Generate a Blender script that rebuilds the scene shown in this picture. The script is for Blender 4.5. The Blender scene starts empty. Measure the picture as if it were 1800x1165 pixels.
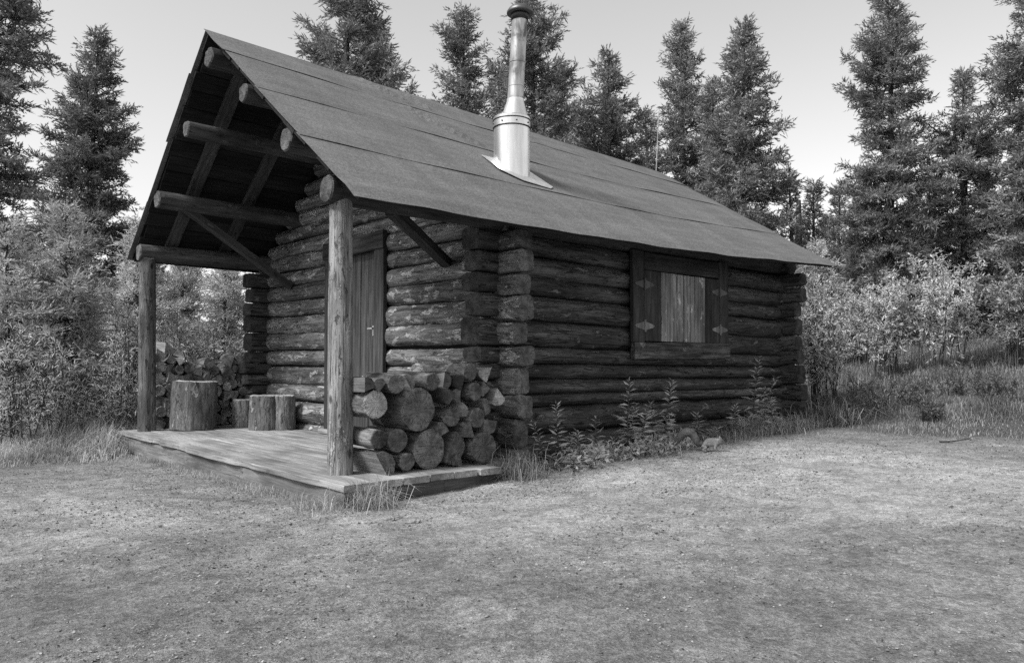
import bpy, math, random
import numpy as np
from mathutils import Vector, Matrix

# ------------------------------------------------------------------ camera, world, sun, exposure
scene = bpy.context.scene
col = scene.collection
R = math.radians
CAM = Vector((-2.393, -4.155, 0.75))
FW = Vector((0.676, 0.736, 0.0)).normalized()
RT = Vector((FW.y, -FW.x, 0.0))
PITCH = R(2.39)
cam_d = bpy.data.cameras.new('camera')
cam = bpy.data.objects.new('camera', cam_d)
col.objects.link(cam)
cam_d.sensor_width = 36.0
cam_d.lens = 1330.0 / 1800.0 * 36.0
cam_d.clip_start = 0.05
cam_d.clip_end = 2000.0
f3 = FW * math.cos(PITCH) + Vector((0, 0, math.sin(PITCH)))
u3 = RT.cross(f3)
cam.matrix_world = Matrix.Translation(CAM) @ Matrix((RT, u3, -f3)).transposed().to_4x4()
scene.camera = cam

SUN_AZ = Vector((-0.95, 0.14, 0)).normalized()      # horizontal direction towards the sun
SUN_EL = R(50)
world = bpy.data.worlds.new('World')
scene.world = world
world.use_nodes = True
wn = world.node_tree
wn.nodes.clear()
sky = wn.nodes.new('ShaderNodeTexSky')
sky.sky_type = 'NISHITA'
sky.sun_disc = False
sky.sun_elevation = SUN_EL
sky.sun_rotation = math.atan2(SUN_AZ.x, SUN_AZ.y)
sky.air_density = 1.0
sky.dust_density = 0.4
sky.ozone_density = 1.0
hs = wn.nodes.new('ShaderNodeHueSaturation')
hs.inputs['Saturation'].default_value = 0.0
bg = wn.nodes.new('ShaderNodeBackground')
bg.inputs['Strength'].default_value = 0.108
wo = wn.nodes.new('ShaderNodeOutputWorld')
wn.links.new(sky.outputs['Color'], hs.inputs['Color'])
wn.links.new(hs.outputs['Color'], bg.inputs['Color'])
wn.links.new(bg.outputs['Background'], wo.inputs['Surface'])

sun_d = bpy.data.lights.new('sun', 'SUN')
sun_d.energy = 2.8
sun_d.angle = R(14)
sun_d.color = (1, 1, 1)
sun = bpy.data.objects.new('sun', sun_d)
col.objects.link(sun)
sdir = SUN_AZ * math.cos(SUN_EL) + Vector((0, 0, math.sin(SUN_EL)))
sun.rotation_euler = sdir.to_track_quat('Z', 'Y').to_euler()

vs = scene.view_settings
vs.view_transform = 'Standard'
vs.look = 'None'
vs.gamma = 1.0
vs.exposure = 0.75
vs.use_curve_mapping = False
scene.cycles.use_denoising = False
scene.cycles.max_bounces = 6
scene.cycles.transparent_max_bounces = 6

# ------------------------------------------------------------------ helpers
W = {}

def tag(o, label=None, cat=None, group=None, kind=None):
    if label: o['label'] = label
    if cat: o['category'] = cat
    if group: o['group'] = group
    if kind: o['kind'] = kind
    return o

def link(name, data, parent=None, M=None):
    """links an object; M is its world matrix"""
    M = M if M is not None else Matrix()
    o = bpy.data.objects.new(name, data)
    col.objects.link(o)
    if parent is not None:
        o.parent = parent
        o.matrix_parent_inverse = W[parent].inverted()
    o.matrix_basis = M
    W[o] = M.copy()
    return o

def empty(name, loc, parent=None):
    o = link(name, None, parent, Matrix.Translation(Vector(loc)))
    o.empty_display_size = 0.2
    return o

def mesh_py(name, verts, faces, mats, midx=None, smooth=None):
    me = bpy.data.meshes.new(name)
    me.from_pydata(verts, [], faces)
    for m in (mats if isinstance(mats, (list, tuple)) else [mats]):
        me.materials.append(m)
    if midx is not None:
        me.polygons.foreach_set('material_index', midx)
    if smooth is not None:
        me.polygons.foreach_set('use_smooth', [smooth] * len(faces) if isinstance(smooth, bool) else smooth)
    me.update()
    return me

def mesh_np(name, V, F, mat, smooth=False):
    """fast triangle mesh from numpy arrays"""
    me = bpy.data.meshes.new(name)
    V = np.ascontiguousarray(V, dtype=np.float32)
    F = np.ascontiguousarray(F, dtype=np.int32)
    me.vertices.add(len(V)); me.vertices.foreach_set('co', V.ravel())
    me.loops.add(F.size); me.loops.foreach_set('vertex_index', F.ravel())
    me.polygons.add(len(F))
    me.polygons.foreach_set('loop_start', np.arange(0, F.size, 3, dtype=np.int32))
    me.polygons.foreach_set('loop_total', np.full(len(F), 3, dtype=np.int32))
    if smooth:
        me.polygons.foreach_set('use_smooth', np.ones(len(F), dtype=bool))
    me.materials.append(mat)
    me.update(calc_edges=True)
    me.validate()
    return me

def smooth01(a, b, x):
    t = np.clip((np.asarray(x, float) - a) / (b - a), 0, 1)
    return t * t * (3 - 2 * t)

def basis(p0, p1, up=(0, 0, 1)):
    p0 = Vector(p0); p1 = Vector(p1)
    ex = (p1 - p0).normalized()
    up = Vector(up)
    if abs(ex.dot(up)) > 0.97:
        up = Vector((0, 1, 0))
    ey = up.cross(ex).normalized()
    ez = ex.cross(ey)
    M = Matrix((ex, ey, ez)).transposed().to_4x4()
    M.translation = p0
    return M, (p1 - p0).length

# ------------------------------------------------------------------ materials
def new_mat(name, rough=0.85, spec=0.25):
    m = bpy.data.materials.new(name)
    m.use_nodes = True
    nt = m.node_tree
    b = nt.nodes['Principled BSDF']
    b.inputs['Roughness'].default_value = rough
    b.inputs['Specular IOR Level'].default_value = spec
    return m, nt, b

class N:
    def __init__(s, nt): s.nt = nt
    def node(s, t, **kw):
        n = s.nt.nodes.new(t)
        for k, v in kw.items():
            setattr(n, k, v)
        return n
    def put(s, sock, v):
        if isinstance(v, (int, float)): sock.default_value = v
        elif isinstance(v, tuple): sock.default_value = v
        else: s.nt.links.new(v, sock)
    def math(s, op, a, b=0.0, c=0.0, clamp=False):
        n = s.node('ShaderNodeMath', operation=op); n.use_clamp = clamp
        for i, v in enumerate((a, b, c)): s.put(n.inputs[i], v)
        return n.outputs[0]
    def co(s, scale=(1, 1, 1), kind='Object', loc=None):
        t = s.node('ShaderNodeTexCoord'); m = s.node('ShaderNodeMapping')
        s.nt.links.new(t.outputs[kind], m.inputs['Vector'])
        m.inputs['Scale'].default_value = scale
        if loc is not None: s.put(m.inputs['Location'], loc)
        return m.outputs['Vector']
    def noise(s, vec, scale=1.0, detail=6.0, rough=0.6, dist=0.0):
        n = s.node('ShaderNodeTexNoise')
        s.put(n.inputs['Vector'], vec); n.inputs['Scale'].default_value = scale
        n.inputs['Detail'].default_value = detail; n.inputs['Roughness'].default_value = rough
        n.inputs['Distortion'].default_value = dist
        return n.outputs['Fac']
    def vor(s, vec, scale=1.0, feature='F1', rnd=1.0):
        n = s.node('ShaderNodeTexVoronoi', feature=feature)
        s.put(n.inputs['Vector'], vec); n.inputs['Scale'].default_value = scale
        n.inputs['Randomness'].default_value = rnd
        return n.outputs['Distance']
    def ramp(s, v, a, b, lo=0.0, hi=1.0):
        n = s.node('ShaderNodeMapRange'); n.interpolation_type = 'SMOOTHSTEP'
        s.put(n.inputs[0], v); n.inputs[1].default_value = a; n.inputs[2].default_value = b
        s.put(n.inputs[3], lo); s.put(n.inputs[4], hi)
        return n.outputs[0]
    def mixf(s, f, a, b):
        n = s.node('ShaderNodeMix', data_type='FLOAT')
        s.put(n.inputs[0], f); s.put(n.inputs[2], a); s.put(n.inputs[3], b)
        return n.outputs[0]
    def grey(s, v):
        n = s.node('ShaderNodeCombineColor')
        for i in range(3): s.put(n.inputs[i], v)
        return n.outputs[0]
    def bump(s, h, strength=0.5, dist=0.01, normal=None):
        n = s.node('ShaderNodeBump')
        n.inputs['Strength'].default_value = strength; n.inputs['Distance'].default_value = dist
        s.put(n.inputs['Height'], h)
        if normal is not None: s.put(n.inputs['Normal'], normal)
        return n.outputs['Normal']
    def rnd(s):
        return s.node('ShaderNodeObjectInfo').outputs['Random']
    def island(s):
        return s.node('ShaderNodeNewGeometry').outputs['Random Per Island']
    def offs(s, k=37.0):
        """per-object offset so that look-alike pieces do not share their grain"""
        r = s.math('MULTIPLY', s.rnd(), k)
        n = s.node('ShaderNodeCombineXYZ')
        for i in range(3): s.put(n.inputs[i], r)
        return n.outputs[0]

def wood_mat(name, dark, light, grain=(1.2, 16, 16), patch=0.0, patch_light=0.3, knots=0.5, cracks=0.6, vary=0.25, bump=0.5, rough=0.85, spec=0.2):
    m, nt, b = new_mat(name, rough, spec)
    n = N(nt)
    of = n.offs()
    g = n.noise(n.co(grain, loc=of), 1.6, 8, 0.7, 0.6)
    fine = n.noise(n.co((grain[0] * 3, grain[1] * 4, grain[2] * 4), loc=of), 2.0, 4, 0.6)
    gg = n.math('ADD', n.math('MULTIPLY', g, 0.7), n.math('MULTIPLY', fine, 0.3))
    v = n.ramp(gg, 0.34, 0.66, dark, light)
    big = n.noise(n.co((0.9, 3, 3), loc=of), 1.7, 4, 0.6)
    v = n.math('MULTIPLY', v, n.ramp(big, 0.3, 0.7, 0.6, 1.35))
    h = gg
    if patch > 0:
        pn = n.noise(n.co((2.4, 7, 7), loc=of), 1.6, 9, 0.72, 0.5)
        pf = n.ramp(pn, 0.60 - 0.12 * patch, 0.66 - 0.12 * patch, 0, 1)
        pn2 = n.noise(n.co((6, 12, 12), loc=of), 2.6, 5, 0.7)
        v = n.mixf(n.math('MULTIPLY', pf, n.ramp(pn2, 0.35, 0.6, 0.15, 0.9)), v, patch_light)
        h = n.math('ADD', h, n.math('MULTIPLY', pf, 0.5))
        dn = n.noise(n.co((3.1, 9, 9), loc=of), 2.1, 6, 0.7, 0.4)
        df = n.ramp(dn, 0.60, 0.66, 0, 0.75)
        v = n.mixf(df, v, dark * 0.45)
        h = n.math('SUBTRACT', h, n.math('MULTIPLY', df, 0.6))
    if knots > 0:
        kd = n.vor(n.co((2.2, 5, 5), loc=of), 1.3)
        kf = n.ramp(kd, 0.05, 0.13, 1, 0)
        v = n.mixf(n.math('MULTIPLY', kf, knots), v, dark * 0.4)
        h = n.math('ADD', h, n.math('MULTIPLY', kf, 0.6))
    if cracks > 0:
        ck = n.noise(n.co((0.8, 22, 22), loc=of), 1.5, 3, 0.5, 0.2)
        ca = n.math('ABSOLUTE', n.math('SUBTRACT', ck, 0.5))
        cf = n.math('MULTIPLY', n.ramp(ca, 0.0, 0.012, 1, 0), n.ramp(big, 0.45, 0.6, 0, cracks))
        v = n.mixf(cf, v, dark * 0.25)
        h = n.math('SUBTRACT', h, n.math('MULTIPLY', cf, 0.8))
    v = n.math('MULTIPLY', v, n.math('ADD', 1.0 - vary, n.math('MULTIPLY', n.rnd(), 2 * vary)))
    nt.links.new(n.grey(v), b.inputs['Base Color'])
    nt.links.new(n.bump(h, bump, 0.02), b.inputs['Normal'])
    return m

def end_mat(name, dark, light, vary=0.25):
    m, nt, b = new_mat(name, 0.9, 0.15)
    n = N(nt)
    of = n.offs()
    t = n.node('ShaderNodeTexCoord')
    sp = n.node('ShaderNodeSeparateXYZ'); nt.links.new(t.outputs['Object'], sp.inputs[0])
    wob = n.math('MULTIPLY', n.noise(n.co((8, 8, 8), loc=of), 1.5, 4, 0.6), 0.03)
    rr = n.math('SQRT', n.math('ADD', n.math('POWER', sp.outputs[1], 2), n.math('POWER', sp.outputs[2], 2)))
    rr = n.math('ADD', rr, wob)
    rings = n.math('SINE', n.math('MULTIPLY', rr, 520.0))
    ang = n.math('ARCTAN2', sp.outputs[1], sp.outputs[2])
    cv = n.node('ShaderNodeCombineXYZ')
    n.put(cv.inputs[0], n.math('MULTIPLY', ang, 2.2)); n.put(cv.inputs[1], n.math('MULTIPLY', rr, 5.0)); n.put(cv.inputs[2], n.math('MULTIPLY', n.rnd(), 50.0))
    ck = n.noise(cv.outputs[0], 1.8, 4, 0.6, 0.2)
    cf = n.ramp(n.math('ABSOLUTE', n.math('SUBTRACT', ck, 0.5)), 0.0, 0.024, 0.95, 0)
    saw = n.noise(n.co((30, 6, 60), loc=of), 2.0, 4, 0.6)
    bl = n.noise(n.co((9, 9, 9), loc=of), 1.0, 5, 0.65)
    v = n.ramp(bl, 0.32, 0.68, dark, light)
    v = n.math('MULTIPLY', v, n.math('ADD', 0.95, n.math('MULTIPLY', rings, 0.20)))
    v = n.math('MULTIPLY', v, n.ramp(saw, 0.3, 0.7, 0.8, 1.2))
    v = n.mixf(cf, v, 0.015)
    v = n.math('MULTIPLY', v, n.math('ADD', 1 - vary, n.math('MULTIPLY', n.rnd(), 2 * vary)))
    nt.links.new(n.grey(v), b.inputs['Base Color'])
    nt.links.new(n.bump(n.math('SUBTRACT', saw, cf), 0.4, 0.006), b.inputs['Normal'])
    return m

def leaf_mat(name, lo, hi, trans=0.3, rough=0.6):
    m = bpy.data.materials.new(name); m.use_nodes = True
    nt = m.node_tree; nt.nodes.clear(); n = N(nt)
    out = n.node('ShaderNodeOutputMaterial')
    isl = n.island()
    big = n.noise(n.co((1, 1, 1)), 1.6, 3, 0.6)
    v = n.math('ADD', lo, n.math('MULTIPLY', isl, hi - lo))
    v = n.math('MULTIPLY', v, n.ramp(big, 0.3, 0.7, 0.7, 1.3))
    v = n.math('MULTIPLY', v, n.math('ADD', 0.85, n.math('MULTIPLY', n.rnd(), 0.3)))
    c = n.grey(v)
    d = n.node('ShaderNodeBsdfPrincipled')
    d.inputs['Roughness'].default_value = rough
    d.inputs['Specular IOR Level'].default_value = 0.25
    nt.links.new(c, d.inputs['Base Color'])
    t = n.node('ShaderNodeBsdfTranslucent'); nt.links.new(c, t.inputs['Color'])
    mx = n.node('ShaderNodeMixShader'); mx.inputs[0].default_value = trans
    nt.links.new(d.outputs[0], mx.inputs[1]); nt.links.new(t.outputs[0], mx.inputs[2])
    nt.links.new(mx.outputs[0], out.inputs['Surface'])
    return m

M = {}
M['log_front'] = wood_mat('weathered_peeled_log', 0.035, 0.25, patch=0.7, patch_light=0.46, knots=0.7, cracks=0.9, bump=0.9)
M['log_side'] = wood_mat('dark_side_log', 0.010, 0.12, patch=0.4, patch_light=0.20, knots=0.4, cracks=0.9, bump=0.9)  # darker log tone for the side, left and rear walls
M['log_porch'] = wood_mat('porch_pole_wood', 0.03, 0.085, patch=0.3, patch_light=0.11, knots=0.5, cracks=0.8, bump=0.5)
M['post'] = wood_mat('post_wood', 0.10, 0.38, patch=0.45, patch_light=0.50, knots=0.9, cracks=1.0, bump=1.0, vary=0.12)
M['board_dark'] = wood_mat('dark_board', 0.018, 0.065, knots=0.3, cracks=0.6, bump=0.35)
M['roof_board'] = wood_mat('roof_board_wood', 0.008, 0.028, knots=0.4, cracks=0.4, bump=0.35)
M['door'] = wood_mat('door_plank_wood', 0.022, 0.085, grain=(0.7, 20, 20), knots=0.3, cracks=0.6, bump=0.4, vary=0.15)
M['shutter'] = wood_mat('shutter_plank_wood', 0.075, 0.32, grain=(0.6, 24, 24), patch=0.25, patch_light=0.6, knots=0.2, cracks=0.9, bump=0.4, vary=0.1)
M['deck'] = wood_mat('deck_plank_wood', 0.17, 0.38, grain=(0.7, 14, 14), knots=0.25, cracks=1.0, bump=0.4, vary=0.13)
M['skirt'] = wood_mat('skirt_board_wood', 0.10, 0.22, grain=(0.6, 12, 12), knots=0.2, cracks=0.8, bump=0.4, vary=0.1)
M['skirt_dark'] = wood_mat('shaded_skirt_wood', 0.06, 0.15, grain=(0.6, 12, 12), knots=0.2, cracks=0.8, bump=0.4, vary=0.1)  # skirt wood again, with the right side's shade put into its colour
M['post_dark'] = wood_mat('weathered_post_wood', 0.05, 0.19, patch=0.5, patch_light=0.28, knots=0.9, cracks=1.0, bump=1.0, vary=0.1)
M['bark'] = wood_mat('firewood_bark', 0.05, 0.18, grain=(3, 12, 12), patch=0.6, patch_light=0.30, knots=0.3, cracks=0.8, bump=1.0)
M['split'] = wood_mat('split_wood', 0.10, 0.26, grain=(1.2, 22, 22), knots=0.1, cracks=0.5, bump=0.6, vary=0.5)
M['stump_bark'] = wood_mat('stump_bark', 0.07, 0.24, grain=(2.2, 18, 18), patch=0.5, patch_light=0.32, knots=0.2, cracks=1.0, bump=1.0, vary=0.15)
M['end_log'] = end_mat('hewn_end_grain', 0.06, 0.16)
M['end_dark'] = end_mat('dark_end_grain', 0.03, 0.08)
M['end_pole'] = end_mat('pole_end_grain', 0.06, 0.15)
M['end_split'] = end_mat('split_wood_end_grain', 0.13, 0.42, vary=0.5)
M['end_fire'] = end_mat('firewood_end_grain', 0.06, 0.17, vary=0.45)
M['end_light'] = end_mat('fresh_end_grain', 0.22, 0.42, vary=0.2)
M['chink'], _nt, _b = new_mat('dark_chinking', 0.95, 0.1); _b.inputs['Base Color'].default_value = (0.01, 0.01, 0.01, 1)
M['foliage'] = leaf_mat('spruce_needles', 0.09, 0.38, 0.3)
M['foliage_light'] = leaf_mat('young_spruce_needles', 0.28, 0.70, 0.3)
M['willow'] = leaf_mat('willow_leaves', 0.55, 0.85, 0.4, 0.5)
M['shrub'] = leaf_mat('shrub_leaves', 0.42, 0.80, 0.45)
M['grass'] = leaf_mat('grass_blades', 0.10, 0.42, 0.3)
M['grass_dark'] = leaf_mat('edge_grass_blades', 0.20, 0.56, 0.35)  # second grass tone, for the verge, tussocks and skirting
M['fireweed'] = leaf_mat('fireweed_leaves', 0.32, 0.66, 0.35)
M['weed'] = leaf_mat('weed_leaves', 0.10, 0.30, 0.3)
M['trunk'] = wood_mat('spruce_bark', 0.03, 0.10, grain=(4, 10, 10), patch=0.3, patch_light=0.12, bump=0.9)
M['stem'] = wood_mat('willow_stem', 0.04, 0.10, knots=0, cracks=0)
M['snag'] = wood_mat('bare_dead_wood', 0.15, 0.4, knots=0.1, cracks=0.6)

def felt_mat():
    m, nt, b = new_mat('mineral_roofing_felt', 0.95, 0.15); n = N(nt)
    of = n.offs()
    fine = n.noise(n.co((1, 1, 1), loc=of), 120, 4, 0.75)
    mid = n.noise(n.co((1, 1, 1), loc=of), 45, 5, 0.7)
    st = n.noise(n.co((0.7, 5, 5), loc=of), 1.6, 6, 0.65, 0.3)
    st2 = n.noise(n.co((3.5, 0.8, 0.8), loc=of), 1.2, 4, 0.6, 0.3)
    v = n.ramp(st, 0.3, 0.7, 0.116, 0.150)
    v = n.math('MULTIPLY', v, n.ramp(fine, 0.25, 0.75, 0.5, 1.5))
    v = n.math('MULTIPLY', v, n.ramp(mid, 0.3, 0.7, 0.78, 1.22))
    v = n.math('MULTIPLY', v, n.ramp(st2, 0.3, 0.7, 0.9, 1.1))
    nt.links.new(n.grey(v), b.inputs['Base Color'])
    nt.links.new(n.bump(n.math('ADD', fine, n.math('MULTIPLY', st, 0.5)), 0.35, 0.005), b.inputs['Normal'])
    return m
M['felt'] = felt_mat()

def metal_mat(name, v0, v1, rough, soot=False):
    m, nt, b = new_mat(name, rough, 0.5); n = N(nt)
    b.inputs['Metallic'].default_value = 0.9
    st = n.noise(n.co((9, 9, 1.2)), 2.0, 4, 0.6)
    v = n.ramp(st, 0.3, 0.7, v0, v1)
    if soot:
        s1 = n.noise(n.co((3, 3, 2.2)), 1.7, 4, 0.6, 0.5)
        sf = n.ramp(s1, 0.48, 0.66, 0, 0.75)
        v = n.mixf(sf, v, 0.12)
        nt.links.new(n.math('ADD', rough, n.math('MULTIPLY', sf, 0.3)), b.inputs['Roughness'])
    nt.links.new(n.grey(v), b.inputs['Base Color'])
    return m
M['pipe'] = metal_mat('sooty_galvanised_pipe', 0.28, 0.58, 0.5, True)
M['steel'] = metal_mat('galvanised_sheet', 0.65, 0.85, 0.3)
M['cap'] = metal_mat('blackened_cap_metal', 0.10, 0.16, 0.5)
M['band'] = metal_mat('dark_band_metal', 0.05, 0.08, 0.5)
M['flash'] = metal_mat('bright_flashing_sheet', 0.7, 0.9, 0.4)
M['brass'] = metal_mat('worn_hinge_metal', 0.11, 0.26, 0.6)

def ground_mat():
    m, nt, b = new_mat('trodden_gravel_dirt', 0.97, 0.12); n = N(nt)
    fine = n.noise(n.co(), 130, 3, 0.7)
    grit = n.noise(n.co(), 34, 5, 0.75)
    med = n.noise(n.co(), 5.5, 6, 0.7, 0.3)
    big = n.noise(n.co((1.0, 0.7, 1)), 0.75, 5, 0.6, 0.4)
    v = n.ramp(big, 0.3, 0.7, 0.235, 0.375)
    v = n.math('MULTIPLY', v, n.ramp(med, 0.32, 0.68, 0.76, 1.20))
    v = n.math('MULTIPLY', v, n.ramp(grit, 0.32, 0.68, 0.76, 1.22))
    v = n.math('MULTIPLY', v, n.ramp(fine, 0.28, 0.72, 0.74, 1.25))
    wr = n.node('ShaderNodeAttribute'); wr.attribute_name = 'worn_vignette'
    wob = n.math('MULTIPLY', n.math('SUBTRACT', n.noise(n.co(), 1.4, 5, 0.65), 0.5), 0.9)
    v = n.math('MULTIPLY', v, n.ramp(n.math('ADD', wr.outputs['Fac'], wob), 0.0, 1.0, 0.72, 1.20))  # paler on worn dirt, darker outside it as a painted vignette
    for sc_, lo_, hi_ in ((170, 0.78, 1.22), (58, 0.83, 1.17), (26, 0.88, 1.12)):
        vn = n.node('ShaderNodeTexVoronoi'); n.put(vn.inputs['Vector'], n.co()); vn.inputs['Scale'].default_value = sc_
        sx = n.node('ShaderNodeSeparateColor'); nt.links.new(vn.outputs['Color'], sx.inputs[0])
        v = n.math('MULTIPLY', v, n.math('ADD', lo_, n.math('MULTIPLY', sx.outputs[0], hi_ - lo_)))
    vd = n.vor(n.co(), 34)
    peb = n.math('MULTIPLY', n.ramp(vd, 0.10, 0.20, 1, 0), n.ramp(med, 0.5, 0.6, 0, 0.55))
    v = n.mixf(peb, v, 0.42)
    at = n.node('ShaderNodeAttribute'); at.attribute_name = 'soil'
    v = n.mixf(at.outputs['Fac'], v, n.ramp(grit, 0.3, 0.7, 0.05, 0.15))
    nt.links.new(n.grey(v), b.inputs['Base Color'])
    h = n.math('ADD', n.math('MULTIPLY', grit, 1.0), n.math('MULTIPLY', fine, 0.6))
    h = n.math('ADD', h, n.math('MULTIPLY', med, 1.6))
    h = n.math('ADD', h, n.math('MULTIPLY', peb, 0.5))
    nt.links.new(n.bump(h, 0.9, 0.022), b.inputs['Normal'])
    return m
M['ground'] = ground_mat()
M['stone'], _nt, _b = new_mat('pale_stone', 0.9, 0.2)
_n = N(_nt); _nt.links.new(_n.grey(_n.math('MULTIPLY', _n.math('ADD', 0.10, _n.math('MULTIPLY', _n.island(), 0.26)), _n.ramp(_n.noise(_n.co(), 30, 4, 0.6), 0.3, 0.7, 0.7, 1.2))), _b.inputs['Base Color'])

# ------------------------------------------------------------------ ground
def gz(x, y):
    x = np.asarray(x, float); y = np.asarray(y, float)
    xc = np.clip(x, -9, 9); yc = np.clip(y, -9, 9)
    z = -0.10 + 0.018 * xc - 0.018 * yc
    z = z - 0.04 * smooth01(1.6, 0.2, np.hypot(np.maximum(np.maximum(-x, x - 1.2), 0), np.maximum(np.maximum(-y, y - 5), 0)))
    d = np.hypot(x - 2.0, y - 1.0)
    z = z + 0.055 * np.clip(d - 6.5, 0, 25) * smooth01(6.5, 9, d)
    z = z + 0.022 * smooth01(0.4, 2.2, np.maximum(np.maximum(-x, x - 6.8), np.maximum(-y, y - 5.2))) * np.sin(1.1 * x + 0.6 * y + 1.0) * np.sin(0.9 * y - 0.4 * x + 0.3) + 0.008 * np.sin(3.7 * x + 1.3 * y) * np.sin(2.9 * y - 1.7 * x)
    z = z + 0.115 * np.clip(x - 0.25 * y - 7.0, 0, 6) * smooth01(7.0, 9.0, x - 0.25 * y)
    return z

def soil_mask(x, y):
    x = np.asarray(x, float); y = np.asarray(y, float)
    wob = 0.18 * np.sin(2.3 * x + 1.1) + 0.14 * np.sin(3.1 * y + 0.4) + 0.1 * np.sin(5.1 * x - 3.7 * y)
    a = smooth01(3.5, 4.6, -0.52 * x + 0.85 * y + wob)
    b = smooth01(5.7, 6.9, x - 0.21 * y + wob)
    c = smooth01(6.5, 8.5, -y + 0.2 * x)          # behind the camera
    inside = (x > 1.7) & (x < 6.4) & (y > 0.35)
    return np.maximum(np.maximum(a, b), np.maximum(c * 0.6, inside * 1.0))

def vnoise(x, y, seed):
    rs = np.random.RandomState(seed); T = rs.uniform(-1, 1, (256, 256))
    xi = np.floor(x).astype(int); yi = np.floor(y).astype(int); fx = x - xi; fy = y - yi
    fx = fx * fx * (3 - 2 * fx); fy = fy * fy * (3 - 2 * fy)
    g = lambda a, b: T[a % 256, b % 256]
    return (g(xi, yi) * (1 - fx) + g(xi + 1, yi) * fx) * (1 - fy) + (g(xi, yi + 1) * (1 - fx) + g(xi + 1, yi + 1) * fx) * fy

def build_ground():
    g1 = np.concatenate([np.array([-500, -250, -120, -60, -35, -22.0]), np.arange(-15, -4.5, 0.2), np.arange(-4.5, 6.8, 0.062), np.arange(6.8, 24.01, 0.2), np.array([30, 40, 60, 120, 250, 500.0])])
    X, Y = np.meshgrid(g1, g1, indexing='ij')
    Z = gz(X, Y)
    rs = np.random.RandomState(3)
    near = (np.hypot(X, Y) < 16)
    Z = Z + near * (0.010 * vnoise(X * 2.1, Y * 2.1, 1) + 0.007 * vnoise(X * 5.3, Y * 5.3, 2) + 0.0045 * vnoise(X * 13, Y * 13, 3) + rs.normal(0, 0.0016, Z.shape))
    n = len(g1)
    V = np.stack([X, Y, Z], -1).reshape(-1, 3)
    i, j = np.meshgrid(np.arange(n - 1), np.arange(n - 1), indexing='ij')
    a = (i * n + j).ravel(); b = ((i + 1) * n + j).ravel(); c = ((i + 1) * n + j + 1).ravel(); d = (i * n + j + 1).ravel()
    F = np.concatenate([np.stack([a, b, c], 1), np.stack([a, c, d], 1)])
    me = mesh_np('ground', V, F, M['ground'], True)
    at = me.attributes.new('soil', 'FLOAT', 'POINT')
    at.data.foreach_set('value', soil_mask(V[:, 0], V[:, 1]).astype(np.float32))
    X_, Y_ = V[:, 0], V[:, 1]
    wn_ = np.exp(-(((X_ - 2.6) * 0.73 + (Y_ + 1.6) * 0.68) / 2.3) ** 2 - (((X_ - 2.6) * 0.68 - (Y_ + 1.6) * 0.73) / 4.2) ** 2)  # worn dirt patches that also carry the edge darkening painted into the ground
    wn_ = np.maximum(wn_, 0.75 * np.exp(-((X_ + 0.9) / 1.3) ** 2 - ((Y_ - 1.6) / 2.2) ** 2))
    aw = me.attributes.new('worn_vignette', 'FLOAT', 'POINT'); aw.data.foreach_set('value', wn_.astype(np.float32))
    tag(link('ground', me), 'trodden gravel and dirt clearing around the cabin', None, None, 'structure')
build_ground()

# ------------------------------------------------------------------ wood pieces
def log_mesh(name, L, r0, r1, seed, mats, a=1.0, b=1.0, seg=14, step=0.16, sq=(0, 0), sqlen=0.3, rough=0.05, bow=0.0, pinch=None, cham=0.012):
    """a round log along local X; a,b stretch its section across and up; sq squares off its hewn ends"""
    rg = random.Random(seed)
    nr = max(3, int(L / step) + 1)
    ph = [(rg.uniform(0.5, 3.5), rg.randint(1, 4), rg.uniform(0, 6.28), rg.uniform(0.3, 1)) for _ in range(7)]
    bx, by = rg.uniform(-1, 1) * bow, rg.uniform(-1, 1) * bow
    V, Fc, mi, sm = [], [], [], []
    for i in range(nr + 1):
        t = i / nr; x = L * t
        r = r0 + (r1 - r0) * t
        q = max(sq[0] * max(0.0, 1 - x / sqlen), sq[1] * max(0.0, 1 - (L - x) / sqlen))
        ex = 2.0 + 5.0 * min(1.0, q * 2.2)
        r *= 1 - 0.07 * min(1.0, q * 2.2)
        s = math.sin(math.pi * t)
        for k in range(seg):
            th = 2 * math.pi * k / seg
            w = sum(am * math.sin(fr * x * 2.2 + m * th + p) for fr, m, p, am in ph) / 4.0
            rr = r * (1 + rough * (w + rg.uniform(-0.35, 0.35)))
            c, sn = math.cos(th), math.sin(th)
            u = (abs(c) ** ex + abs(sn) ** ex) ** (-1 / ex)
            V.append((x + (0 if 0 < i < nr else rg.uniform(-0.006, 0.006)), rr * u * c * a + bx * s, rr * u * sn * b + by * s))
    for i in range(nr):
        for k in range(seg):
            k2 = (k + 1) % seg
            Fc.append((i * seg + k, (i + 1) * seg + k, (i + 1) * seg + k2, i * seg + k2)); mi.append(0); sm.append(True)
    for e, i in ((0, 0), (1, nr)):
        o = len(V)
        sgn = -1 if e == 0 else 1
        ring = [V[i * seg + k] for k in range(seg)]
        cy = sum(p[1] for p in ring) / seg; cz = sum(p[2] for p in ring) / seg
        for p in ring: V.append(p)
        for p in ring: V.append((p[0] + sgn * cham, cy + (p[1] - cy) * 0.9, cz + (p[2] - cz) * 0.9))
        V.append((ring[0][0] + sgn * cham * 1.1, cy, cz))
        for k in range(seg):
            k2 = (k + 1) % seg
            q4 = (o + k, o + k2, o + seg + k2, o + seg + k); tr = (o + seg + k, o + seg + k2, o + 2 * seg)
            Fc.append(q4 if e else q4[::-1]); mi.append(1); sm.append(False)
            Fc.append(tr if e else tr[::-1]); mi.append(1); sm.append(False)
    return mesh_py(name, V, Fc, mats, mi, sm)

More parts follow.
